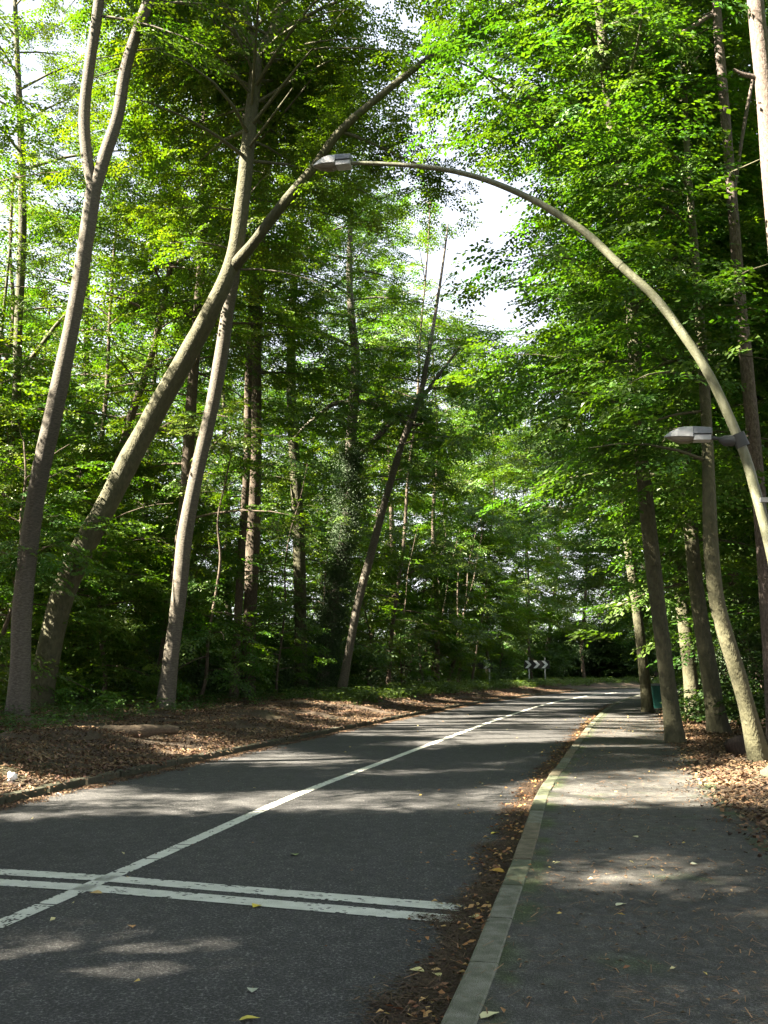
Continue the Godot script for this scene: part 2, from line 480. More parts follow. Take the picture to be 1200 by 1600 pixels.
# ---------------------------------------------------------------- trees
func crown_on(root: Node3D, stems: Array, o: Dictionary):
	var r := RandomNumberGenerator.new()
	r.seed = o.sd
	var where := []
	var tint := PackedColorArray()
	var limbs := MB.new()
	var base_c: Color = o.get("tint", Color(0.09, 0.168, 0.026))
	var sc: float = o.get("size", 1.0)
	for line in stems:
		var top: float = line[-1].y
		var h0: float = o.h0
		if top < h0 + 1.0: continue
		var count: int = o.limbs
		for k in count:
			var f := (k + r.randf()) / count
			var y := lerpf(h0, top, f)
			var idx := 0
			while idx < line.size() - 2 and line[idx + 1].y < y: idx += 1
			var t := clampf((y - line[idx].y) / maxf(line[idx + 1].y - line[idx].y, 0.01), 0, 1)
			var q: Vector4 = line[idx].lerp(line[idx + 1], t)
			var az := k * 2.39996 + r.randf_range(-0.5, 0.5)
			var length: float = o.reach * r.randf_range(0.55, 1.1) * (0.75 + 0.45 * sin(PI * (0.15 + 0.7 * f))) * (1.0 - 0.55 * smoothstep(0.7, 1.0, f))
			var rise := lerpf(0.06, 0.75, f) + r.randfn(0, 0.15)
			var dir := Vector3(cos(az), 0, sin(az))
			var side := Vector3(-sin(az), 0, cos(az))
			var bend := r.randfn(0, 0.16)
			var pts := []
			var rad := clampf(0.011 * length + 0.006, 0.012, q.w * 0.6)
			for j in 5:
				var e := j / 4.0
				pts.append(Vector4(q.x, q.y, q.z, 0) + Vector4(dir.x, 0, dir.z, 0) * length * e + Vector4(side.x, 0, side.z, 0) * bend * length * e * e + Vector4(0, length * (rise * e - 0.28 * e * e), 0, 0) + Vector4(0, 0, 0, lerpf(rad, 0.006, e)))
			var mid := Vector3(pts[2].x, pts[2].y, pts[2].z)
			if open_sky(mid): continue
			var crosses := false
			for w in pts: crosses = crosses or in_opening(Vector3(w.x, w.y, w.z))
			if not crosses: tube(limbs, pts, 5)
			for j in int(2.35 * o.sprays * length / o.reach):
				var e := r.randf_range(0.22, 1.06)
				var ii := mini(int(e * 4.0), 3)
				var w: Vector4 = pts[ii].lerp(pts[ii + 1], e * 4.0 - ii)
				var off := r.randfn(0, 0.26) * length * (0.4 + 0.7 * e)
				var p := Vector3(w.x, w.y, w.z) + side * off + Vector3(0, r.randfn(-0.1, 0.3), 0)
				if open_sky(p) or sunlit(p) or -p.z < o.get("dmin", -99.0): continue
				var ya := -az - off / maxf(length, 0.5) * 2.4 + r.randfn(0, 0.4)
				var s := 1.25 * sc * r.randf_range(0.75, 1.25)
				var bs := Basis(Vector3.UP, ya) * Basis(Vector3(1, 0, 0), r.randfn(0, 0.25)) * Basis(Vector3(0, 0, 1), r.randfn(-0.12, 0.22))
				where.append(Transform3D(bs.scaled(Vector3(s, s, s)), p))
				var g := r.randf_range(0.75, 1.25)
				tint.append(Color(base_c.r * g * r.randf_range(0.8, 1.25), base_c.g * g, base_c.b * g))
	if limbs.v.size(): part("limb", limbs.mesh(o.bark), root).set_meta("kind", "stuff")
	if where.size(): many("crown", o.get("leaf", SPRAY[o.sd % SPRAY.size()]), where, tint, root)

func tree(called: String, label: String, stems: Array, branches: Array, o: Dictionary, group := "") -> Node3D:
	var root := thing(called, label, "tree", group)
	var lines := []
	for k in stems.size():
		var pts := to4(stems[k])
		if k == 0:
			var b: Vector4 = pts[0]
			var gh := ground_at(b.x, -b.z)
			pts[0].y = gh + 0.02
			pts.push_front(Vector4(b.x + (b.x - pts[1].x) * 0.2, gh - 0.35, b.z, b.w * 1.05))
		var line := smooth_line(pts, 6 if k == 0 else 4)
		var b2 := MB.new()
		tube(b2, line, o.get("sides", 16), 0.1, 0.5 if k == 0 else 0.0, o.sd % 97)
		part("trunk" if k == 0 else "stem", b2.mesh(o.bark), root)
		lines.append(line)
	for br in branches:
		var b3 := MB.new()
		tube(b3, smooth_line(to4(br), 5), 9, 0.12, 0.0, o.sd % 31)
		part("branch", b3.mesh(o.bark), root)
		if o.get("leafy_branches", true): lines.append(smooth_line(to4(br), 5))
	var crowned := []
	for k in stems.size(): crowned.append(lines[k])
	crown_on(root, crowned, o)
	if o.get("leafy_branches", true) and branches.size(): leafy(root, lines.slice(stems.size()), o)
	return root

func leafy(root: Node3D, lines: Array, o: Dictionary):
	var r := RandomNumberGenerator.new()
	r.seed = o.sd + 5
	var where := []
	var tint := PackedColorArray()
	var base_c: Color = o.get("tint", Color(0.09, 0.168, 0.026))
	for line in lines:
		for k in range(line.size() / 4, line.size()):
			for j in o.get("along", 14):
				var q: Vector4 = line[k]
				var p := Vector3(q.x, q.y, q.z) + Vector3(r.randfn(0, 0.75), r.randfn(0.3, 0.5), -absf(r.randfn(0.3, 0.9)))
				if sunlit(p): continue
				var s := r.randf_range(0.8, 1.2)
				where.append(Transform3D((Basis(Vector3.UP, r.randf() * TAU) * Basis(Vector3(1, 0, 0), r.randfn(0, 0.25)) * Basis(Vector3(0, 0, 1), r.randfn(-0.1, 0.2))).scaled(Vector3(s, s, s)), p))
				var g := r.randf_range(0.8, 1.25)
				tint.append(Color(base_c.r * g, base_c.g * g, base_c.b * g))
	if where.size(): many("foliage", SPRAY[(o.sd + 1) % SPRAY.size()], where, tint, root)

func bush(called: String, label: String, x: float, d: float, rx: float, hy: float, count: int, tint_c: Color, sd: int, group := "", size := 1.0):
	var r := RandomNumberGenerator.new()
	r.seed = sd
	var root := thing(called, label, "bush", group)
	var gy := ground_at(x, d)
	var stems := MB.new()
	for k in 5:
		var a := r.randf() * TAU
		var pts := []
		for j in 4:
			var e := j / 3.0
			pts.append(Vector4(x + cos(a) * rx * 0.5 * e * e + 0.05 * cos(a), gy - 0.1 + hy * 0.8 * e, -d + sin(a) * rx * 0.5 * e * e + 0.05 * sin(a), lerpf(0.035, 0.01, e)))
		tube(stems, pts, 5)
	part("stem", stems.mesh(M.brown_bark), root).set_meta("kind", "stuff")
	var where := []
	var tint := PackedColorArray()
	var lobes := []
	for k in 9: lobes.append([Vector3(x + r.randfn(0, 0.42) * rx, gy + hy * (r.randf_range(0.02, 0.25) if k < 4 else r.randf_range(0.25, 0.8)), -d + r.randfn(0, 0.42) * rx), r.randf_range(0.35, 0.6)])
	for k in count:
		var l: Array = lobes[r.randi() % lobes.size()]
		var dir := Vector3(r.randfn(), r.randfn() * 0.8, r.randfn()).normalized() * pow(r.randf(), 0.45)
		var p: Vector3 = l[0] + Vector3(dir.x * rx, dir.y * hy * 0.55, dir.z * rx) * l[1]
		if p.y < gy + 0.1 or open_sky(p): continue
		var s := size * r.randf_range(0.8, 1.3)
		where.append(Transform3D((Basis(Vector3.UP, r.randf() * TAU) * Basis(Vector3(1, 0, 0), r.randfn(0, 0.35))).scaled(Vector3(s, s, s)), p))
		var g := r.randf_range(0.7, 1.3)
		tint.append(Color(tint_c.r * g, tint_c.g * g, tint_c.b * g))
	many("foliage", HOLLY if sd % 3 else SPRAY[sd % SPRAY.size()], where, tint, root)

# ---------------------------------------------------------------- setting
func strip(b: MB, a0: float, a1: float, step: float, cols: Array, y: float, tint: Callable):
	var rows := int((a1 - a0) / step)
	var k0 := b.v.size()
	for k in rows + 1:
		var a := a0 + k * step
		for s in cols:
			var p := on(a, s, y)
			b.vert(p, Vector3.UP, tint.call(p, s))
	for k in rows:
		for j in cols.size() - 1:
			var q := k0 + k * cols.size() + j
			b.tri(q, q + cols.size(), q + 1); b.tri(q + 1, q + cols.size(), q + cols.size() + 1)

func road_tint(p: Vector3, s: float) -> Color:
	var n := hump.get_noise_2d(p.x * 2.0, p.z * 2.0) * 0.3 + hump.get_noise_2d(p.x * 12.0, p.z * 12.0) * 0.22
	var g := 1.0 + n
	return Color(g, g, g * 1.02)

func path_tint(p: Vector3, s: float) -> Color:
	var n := hump.get_noise_2d(p.x * 2.5 + 9.0, p.z * 2.5) * 0.3 + hump.get_noise_2d(p.x * 14.0, p.z * 14.0) * 0.25
	var g := 0.95 + n
	var moss := clampf(hump.get_noise_2d(p.x * 16.0, p.z * 16.0) * 1.6 + (0.45 if s < 3.22 or s > 4.85 else -0.6), 0, 1)      # moss grows in patches along both edges
	return Color(g, g, g * 0.97).lerp(Color(0.75, 1.35, 0.35) * 0.9, moss)

func floor_tint(p: Vector3, s: float) -> Color:
	var n := hump.get_noise_2d(p.x * 4.0, p.z * 4.0)
	var g := 1.0 + 0.4 * n
	var moss := clampf(hump.get_noise_2d(p.x * 3.0 + 20.0, p.z * 3.0) * 2.0 - 0.2, 0, 0.7)
	return Color(g, g, g).lerp(Color(0.55, 0.9, 0.4), moss)

func setting():
	var sheet := MB.new()
	sheet.quad(Vector3(-1500, -0.45, 1500), Vector3(1500, -0.45, 1500), Vector3(1500, -0.45, -1500), Vector3(-1500, -0.45, -1500), Color(0.5, 0.6, 0.4))
	tag(part("ground", sheet.mesh(M.soil), self), "", "", "", "structure")
	var b := MB.new()
	var cols := [-110.0, -80.0, -60.0, -45.0, -35.0, -28.0, -23.0, -19.0, -16.0, -13.5]
	var s := -12.0
	while s < -3.5:
		cols.append(s); s += 0.35
	cols.append_array([-3.5, -3.35, -3.2, -3.16, -2.9])
	var rows := []
	var a := 0.0
	while a < CA[-1]:
		rows.append(a)
		a += 0.35 if a < 70.0 else 1.2
	for side in 2:
		if side == 1:
			cols = [2.8, 5.0, 5.1, 5.25, 5.5]
			s = 5.9
			while s < 12.0:
				cols.append(s); s += 0.4
			cols.append_array([13.0, 15.0, 18.0, 22.0, 27.0, 33.0])
		var k0 := b.v.size()
		for q in rows:
			for e in cols:
				var p := on(q, e, 0)
				p.y = height(e, p.x, -p.z)
				b.vert(p, Vector3.UP, floor_tint(p, e))
		for k in rows.size() - 1:
			for j in cols.size() - 1:
				var t: int = k0 + k * cols.size() + j
				b.tri(t, t + cols.size(), t + 1); b.tri(t + 1, t + cols.size(), t + cols.size() + 1)
	var st := SurfaceTool.new()
	st.create_from(b.mesh(M.soil), 0)
	st.generate_normals()
	tag(part("woodland_floor", st.commit(), self), "", "", "", "structure")
	var rb := MB.new()
	var rc := []
	for k in 25: rc.append(-3.06 + k * 0.2509)
	strip(rb, 0.0, 70.0, 0.4, rc, 0.0, road_tint)
	strip(rb, 70.0, CA[-1] - 1.0, 1.0, rc, 0.0, road_tint)
	tag(part("road", rb.mesh(M.road), self), "", "", "", "structure")
	var pb := MB.new()
	var pc := []
	for k in 24: pc.append(3.09 + k * 0.0875)
	strip(pb, 0.0, 60.0, 0.12, pc, 0.092, path_tint)
	strip(pb, 60.0, CA[-1] - 1.0, 0.8, pc, 0.092, path_tint)
	tag(part("footpath", pb.mesh(M.path), self), "", "", "", "structure")
	kerbs()
	markings()

func kerb_mesh(m: Material) -> Mesh:
	var b := MB.new()
	var L := 0.447
	var prof := [Vector2(0, -0.16), Vector2(0, 0.082), Vector2(0.006, 0.096), Vector2(0.02, 0.102), Vector2(0.142, 0.102), Vector2(0.15, 0.096), Vector2(0.15, -0.16)]   # across, up
	for k in prof.size() - 1:
		var p: Vector2 = prof[k]
		var q: Vector2 = prof[k + 1]
		b.quad(Vector3(p.x, p.y, L), Vector3(p.x, p.y, -L), Vector3(q.x, q.y, -L), Vector3(q.x, q.y, L))
	for z in [L, -L]:
		var f := []
		for p in prof: f.append(Vector3(p.x, p.y, z))
		if z < 0: f.reverse()
		b.face(f)
	return b.mesh(m)

func kerbs():
	var meshes := [kerb_mesh(M.kerb0), kerb_mesh(M.kerb1), kerb_mesh(M.kerb2), kerb_mesh(M.old_kerb0), kerb_mesh(M.old_kerb1), kerb_mesh(M.old_kerb2)]
	rng.seed = 77
	for side in [1.0, -1.0]:
		var root := Node3D.new()
		root.name = "kerb" if side > 0 else "kerb_001"
		add_child(root, true)
		root.set_meta("kind", "structure")
		for k in 118:
			var a := 9.0 + k * 0.915
			if a > CA[-1] - 3.0: break
			var p := on(a, 2.95 if side > 0 else -3.05, 0)
			var f := frame_at(a)
			var n: Vector2 = f[1] * side
			var out := Vector3(n.x, 0, -n.y)
			var along := out.cross(Vector3.UP)
			var t := Transform3D(Basis(out, Vector3.UP, along) * Basis(Vector3.UP, rng.randfn(0, 0.004)), p + Vector3(0, rng.randfn(0, 0.003), 0) + out * rng.randfn(0, 0.003))
			part("kerbstone", meshes[rng.randi() % 3 + (0 if side > 0 else 3)], root, t)

func paint(called: String, pts: Array, w: float, step: float, wear: float, sd: int):      # pts: Vector2 (x, d); worn thermoplastic, laid in little plates
	var b := MB.new()
	var r := RandomNumberGenerator.new()
	r.seed = sd
	var cells := maxi(2, int(w / 0.012))
	var crack := 0
	for k in pts.size() - 1:
		var p: Vector2 = pts[k]
		var q: Vector2 = pts[k + 1]
		var n := (q - p).normalized().orthogonal()
		var long := p.distance_to(q)
		var m := maxi(1, int(long / step))
		for j in m:
			for c in cells:
				var x0 := (float(c) / cells - 0.5) * w
				var x1 := (float(c + 1) / cells - 0.5) * w
				var s0 := p.lerp(q, float(j) / m)
				var s1 := p.lerp(q, float(j + 1) / m)
				var mid := (s0 + s1) * 0.5 + n * (x0 + x1) * 0.5
				if c == 0 and j > 0 and r.randf() < wear * 0.3: crack = 1 if r.randf() < 0.5 else 2
				elif c == 0: crack = 0
				if crack == 1 or (crack == 2 and r.randf() < 0.5): continue
				if r.randf() < (0.16 if c == 0 or c == cells - 1 else 0.012) + maxf(gapn.get_noise_2d(mid.x * 4.0, mid.y * 4.0) - 0.25, 0.0) * 1.2: continue
				var y := 0.005
				var A := s0 + n * x0
				var B := s0 + n * x1
				var C := s1 + n * x1
				var D := s1 + n * x0
				b.quad(V(A.x, y, A.y), V(B.x, y, B.y), V(C.x, y, C.y), V(D.x, y, D.y))
	for k in b.n.size(): b.n[k] = Vector3.UP
	tag(part(called, b.mesh(M.paint), self), "", "", "", "structure")

func markings():
	var c := []
	for k in range(0, CL.size()):
		if CL[k].y > 1.0 and CA[k] < 112.0: c.append(CL[k])
	paint("centre_line_marking", c, 0.14, 0.025, 0.12, 5)
	paint("cross_line_marking", [Vector2(-4.6, 8.42), Vector2(-3.0, 8.0), Vector2(-2.1, 7.76), Vector2(-1.3, 7.47), Vector2(0.53, 6.82)], 0.2, 0.025, 0.0, 6)
	paint("cross_line_marking", [Vector2(-4.6, 8.06), Vector2(-3.0, 7.66), Vector2(-2.1, 7.42), Vector2(-1.3, 7.14), Vector2(0.50, 6.50)], 0.2, 0.025, 0.0, 7)

# ---------------------------------------------------------------- litter
func litter():
	var clumps := [dead_clump(1, 26, 0.16), dead_clump(2, 26, 0.16)]
	rng.seed = 404
	for g in 2:
		var where := []
		var tint := PackedColorArray()
		var brown := [Color(0.16, 0.095, 0.05), Color(0.11, 0.067, 0.037), Color(0.25, 0.175, 0.1), Color(0.075, 0.052, 0.034)]
		for k in 15000:
			var a := 17.0 + pow(rng.randf(), 1.25) * 72.0
			var s: float = (-3.22 - pow(rng.randf(), 1.3) * 9.0) if g == 0 else (5.12 + pow(rng.randf(), 1.5) * 6.0)
			if g == 0 and rng.randf() < 0.12: s = -3.03 + absf(rng.randfn(0, 0.12))        # gutter under the far kerb
			if g == 1 and rng.randf() < 0.06: s = 5.1 - absf(rng.randfn(0, 0.22))
			if g == 1 and k > 5200: break
			var p := on(a, s, 0)
			var thin := hump.get_noise_2d(p.x * 5.0 + 31.0, p.z * 5.0)
			if g == 0 and s < -3.2 and thin < -0.3: continue
			p.y = height(s, p.x, -p.z) if s < -3.2 or s > 5.1 else (0.0 if s < 0 else 0.092)
			var sc := rng.randf_range(0.6, 1.15) * (0.5 if (s > -3.2 and s < 0) or (s > 0 and s < 5.1) else 1.0)
			where.append(Transform3D(Basis(Vector3.UP, rng.randf() * TAU).scaled(Vector3(sc, sc, sc)), p))
			var c: Color = brown[rng.randi() % 4]
			var v := rng.randf_range(0.7, 1.3)
			tint.append(Color(c.r * v, c.g * v, c.b * v))
		var o := many("leaf_litter", clumps[g], where, tint, self)
		tag(o, ["brown dead leaves strewn over the bank left of the road", "brown dead leaves strewn under the trees beside the footpath"][g], "leaf litter")
	# needles and crumbs swept against the near kerb
	var nc := needle_clump(9, 46, 0.07)
	var where2 := []
	var tint2 := PackedColorArray()
	for k in 3600:
		var a := 18.0 + pow(rng.randf(), 1.6) * 45.0
		var wide := 0.085 + 0.12 * hump.get_noise_2d(a * 9.0, 3.0)
		var s := 2.93 - absf(rng.randfn(0, maxf(wide, 0.04)))
		if s < 2.2: continue
		var p := on(a, s, 0.001)
		var sc := rng.randf_range(0.6, 1.2)
		where2.append(Transform3D(Basis(Vector3.UP, rng.randf() * TAU).scaled(Vector3(sc, sc, sc)), p))
		var v := rng.randf_range(0.55, 1.3)
		tint2.append(Color(0.1 * v, 0.062 * v, 0.036 * v))
	tag(many("needle_litter", nc, where2, tint2, self), "brown pine needles and leaf crumbs swept along the kerb of the footpath", "litter")
	var crumbs := dead_clump(35, 5, 0.12)
	where2 = []
	tint2 = PackedColorArray()
	for k in 420:
		var a := 18.0 + pow(rng.randf(), 1.3) * 45.0
		var p := on(a, 2.9 - absf(rng.randfn(0, 0.13)), 0.008)
		var sc := rng.randf_range(0.4, 0.8)
		where2.append(Transform3D(Basis(Vector3.UP, rng.randf() * TAU).scaled(Vector3(sc, sc, sc)), p))
		var c: Color = [Color(0.34, 0.17, 0.06), Color(0.2, 0.1, 0.05), Color(0.45, 0.3, 0.12)][rng.randi() % 3]
		tint2.append(c)
	tag(many("gutter_leaf_litter", crumbs, where2, tint2, self), "small curled brown leaves caught in the gutter by the footpath kerb", "leaf litter")
	var lone := needle_clump(10, 12, 0.5)
	where2 = []
	tint2 = PackedColorArray()
	for k in 620:
		var a := 18.0 + pow(rng.randf(), 1.3) * 30.0
		var p := on(a, rng.randf_range(3.15, 5.0), 0.092)
		where2.append(Transform3D(Basis(Vector3.UP, rng.randf() * TAU), p))
		var v := rng.randf_range(0.6, 1.6)
		tint2.append(Color(0.22 * v, 0.13 * v, 0.07 * v))
	tag(many("needle_litter", lone, where2, tint2, self), "loose pine needles scattered over the dark footpath", "litter")
	# small leaves scattered over road and path, too many to tell apart
	var single := dead_clump(33, 1, 0.0)
	where2 = []
	tint2 = PackedColorArray()
	for k in 900:
		var a := 19.0 + pow(rng.randf(), 1.5) * 50.0
		var s := rng.randf_range(-2.9, 5.0)
		if s < 2.0 and rng.randf() < 0.82: continue
		if s > 2.9 and s < 3.1: continue
		var p := on(a, s, 0.001 if s < 3.0 else 0.093)
		var sc := rng.randf_range(0.3, 0.75)
		where2.append(Transform3D((Basis(Vector3.UP, rng.randf() * TAU) * Basis(Vector3(1, 0, 0), rng.randfn(0, 0.15))).scaled(Vector3(sc, sc, sc)), p))
		var c: Color = [Color(0.55, 0.42, 0.14), Color(0.3, 0.16, 0.07), Color(0.5, 0.46, 0.26), Color(0.2, 0.1, 0.05)][rng.randi() % 4]
		tint2.append(c)
	tag(many("fallen_leaf_scatter", single, where2, tint2, self), "tiny dry leaf specks scattered over the road and footpath", "leaf litter")
	# the leaves one can pick out
	var big := [
		[0.45, 4.49, 0.093, 0.10, "pale heart-shaped leaf lying on the footpath next to the nearest kerbstone", Color(0.62, 0.60, 0.34)],
		[1.48, 6.49, 0.093, 0.085, "pale leaf lying alone in the middle of the dark footpath", Color(0.58, 0.57, 0.38)],
		[2.33, 7.78, 0.093, 0.075, "pale leaf on the footpath just beyond the small sun patches", Color(0.52, 0.52, 0.36)],
		[2.2, 9.02, 0.093, 0.06, "small pale leaf on the footpath before the big sun patch", Color(0.5, 0.48, 0.3)],
		[-2.0, 7.22, 0.006, 0.085, "brownish yellow leaf where the centre line meets the double line", Color(0.45, 0.32, 0.13)],
		[-1.53, 6.33, 0.003, 0.075, "curled brown leaf on the road below the double line", Color(0.3, 0.18, 0.08)],
		[-0.84, 6.85, 0.003, 0.095, "bright yellow leaf on the road touching the double line", Color(0.62, 0.5, 0.06)],
		[-0.64, 5.12, 0.003, 0.075, "pale grey green leaf alone on the near road", Color(0.42, 0.46, 0.36)],
		[-0.60, 4.72, 0.003, 0.09, "yellow leaf on the road at the bottom of the view", Color(0.6, 0.52, 0.1)],
		[0.17, 5.41, 0.012, 0.075, "pale yellow leaf beside the needle litter, outer of two", Color(0.62, 0.58, 0.26)],
		[0.27, 5.32, 0.016, 0.075, "pale yellow leaf on the needle litter, nearer the kerb of two", Color(0.62, 0.56, 0.24)],
		[1.06, 9.79, 0.003, 0.10, "bright yellow leaf on the road short of the sun band", Color(0.65, 0.52, 0.09)],
		[0.57, 6.51, 0.012, 0.08, "pale leaf beside the end of the double line", Color(0.58, 0.55, 0.26)],
		[-0.75, 8.68, 0.003, 0.10, "thin green leaf on the road beyond the double line", Color(0.2, 0.26, 0.1)],
		[0.86, 7.9, 0.02, 0.12, "large orange leaf resting in the gutter litter", Color(0.5, 0.29, 0.05)],
		[0.62, 6.05, 0.02, 0.10, "pale leaf propped against the kerbstone", Color(0.6, 0.5, 0.3)],
	]
	for e in big:
		var b := MB.new()
		var ang := rng.randf() * TAU
		var al := Vector3(cos(ang), 0.05, sin(ang)).normalized()
		var sd := al.cross(Vector3.UP).normalized()
		var L: float = e[3]
		var at := V(e[0], e[2] + 0.006, e[1])
		var outline := [[-0.5, 0.03, 0.0], [-0.36, 0.27, 0.05], [-0.1, 0.36, 0.10], [0.15, 0.27, 0.07], [0.38, 0.1, 0.02], [0.55, 0.0, 0.0]]
		for k in outline.size() - 1:
			for sg in [1.0, -1.0]:
				var p0: Vector3 = at + al * outline[k][0] * L + sd * outline[k][1] * L * sg + Vector3(0, outline[k][2] * L * (1.6 if sg > 0 else 0.7), 0)
				var p1: Vector3 = at + al * outline[k + 1][0] * L + sd * outline[k + 1][1] * L * sg + Vector3(0, outline[k + 1][2] * L * (1.6 if sg > 0 else 0.7), 0)
				var m0: Vector3 = at + al * outline[k][0] * L
				var m1: Vector3 = at + al * outline[k + 1][0] * L
				var v := rng.randf_range(0.9, 1.08)
				b.quad(m0, p0, p1, m1, Color(e[5].r * v, e[5].g * v, e[5].b * v))
		b.quad(at - al * L * 0.5 - sd * 0.0015, at - al * L * 0.9 - sd * 0.0015, at - al * L * 0.9 + sd * 0.0015, at - al * L * 0.5 + sd * 0.0015, Color(0.25, 0.18, 0.08))
		tag(part("fallen_leaf", b.mesh(M.dead), self), e[4], "leaf", "leaves fallen on road and footpath")

func herbs():
	var h := herb_clump(3)
	rng.seed = 900
	var where := []
	var tint := PackedColorArray()
	for k in 5200:
		var x := rng.randf_range(-26.0, -1.0)
		var d := rng.randf_range(13.0, 52.0)
		if x < -0.45 * d - 2.0: continue
		var q := side_of(x, d)
		var n := hump.get_noise_2d(x * 3.0 + 77.0, d * 3.0)
		var near := exp(-Vector2(x + 7.6, (d - 21.0) * 0.6).length_squared() / 5.0)
		if -q.x < 6.4 + 1.8 * n: continue
		if n + near * 0.9 + (0.12 if -q.x > 8.0 else -0.05) < 0.1: continue
		var s := rng.randf_range(0.6, 1.3)
		where.append(Transform3D(Basis(Vector3.UP, rng.randf() * TAU).scaled(Vector3(s, s, s)), V(x, height(q.x, x, d), d)))
		var g := rng.randf_range(0.7, 1.2)
		tint.append(Color(0.06 * g, 0.125 * g, 0.035 * g))
	for k in 1500:
		var a := rng.randf_range(50.0, 118.0)
		var s := -5.2 - absf(rng.randfn(0, 1.6))
		var p := on(a, s, 0)
		p.y = height(s, p.x, -p.z)
		var sc := rng.randf_range(0.7, 1.8)
		where.append(Transform3D(Basis(Vector3.UP, rng.randf() * TAU).scaled(Vector3(sc, sc, sc)), p))
		var g := rng.randf_range(0.7, 1.2)
		tint.append(Color(0.11 * g, 0.17 * g, 0.05 * g))
	tag(many("undergrowth", h, where, tint, self), "low green plants growing among the trees on the left bank", "undergrowth")

# ---------------------------------------------------------------- furniture
func lantern(parent: Node3D, at: Transform3D) -> Node3D:        # hangs along -x from its spigot at the origin
	var root := Node3D.new()
	root.name = "lantern"
	root.transform = at
	parent.add_child(root, true)
	var secs := [[-0.30, 0.125, -0.005, 0.165], [-0.42, 0.125, 0.0, 0.165], [-0.52, 0.112, 0.004, 0.145], [-0.61, 0.088, 0.006, 0.1], [-0.69, 0.05, 0.007, 0.045], [-0.72, 0.03, 0.007, 0.018]]   # x, half width, foot, height
	var b := MB.new()
	hull(b, secs, 0.6)
	part("canopy", b.mesh(M.shell), root)
	b = MB.new()
	hull(b, [[-0.29, 0.11, -0.008, -0.055], [-0.36, 0.118, -0.004, -0.085], [-0.48, 0.11, 0.0, -0.085], [-0.6, 0.085, 0.003, -0.05], [-0.69, 0.04, 0.004, -0.012]], 0.62)
	part("bowl", b.mesh(M.bowl), root)
	b = MB.new()
	hull(b, [[-0.022, 0.105, 0.048, 0.135], [-0.04, 0.12, 0.045, 0.15], [-0.29, 0.122, 0.045, 0.165], [-0.296, 0.122, 0.045, 0.165]], 0.8)
	part("gear_housing", b.mesh(M.gear), root)
	b = MB.new()
	hull(b, [[-0.035, 0.1, -0.045, 0.042], [-0.05, 0.11, -0.05, 0.042], [-0.285, 0.115, -0.055, 0.042], [-0.29, 0.115, -0.055, 0.042]], 0.85)
	part("lower_housing", b.mesh(M.shell), root)
	return root

func hull(b: MB, secs: Array, top: float):        # boxy loft along x: half width, foot and crown height of each section, narrowed at the crown
	var rings := []
	for s in secs:
		var w: float = s[1]
		var y0: float = s[2]
		var y1: float = s[3]
		rings.append([Vector3(s[0], y0, -w), Vector3(s[0], lerpf(y0, y1, 0.45), -w * lerpf(1.0, top, 0.25)), Vector3(s[0], lerpf(y0, y1, 0.85), -w * lerpf(1.0, top, 0.7)), Vector3(s[0], y1, -w * top * 0.75),
			Vector3(s[0], y1, w * top * 0.75), Vector3(s[0], lerpf(y0, y1, 0.85), w * lerpf(1.0, top, 0.7)), Vector3(s[0], lerpf(y0, y1, 0.45), w * lerpf(1.0, top, 0.25)), Vector3(s[0], y0, w)])
	for k in rings.size() - 1:
		for j in 8:
			b.quad(rings[k][j], rings[k + 1][j], rings[k + 1][(j + 1) % 8], rings[k][(j + 1) % 8])
	b.face(rings[0])
	var e: Array = rings[-1].duplicate()
	e.reverse()
	b.face(e)

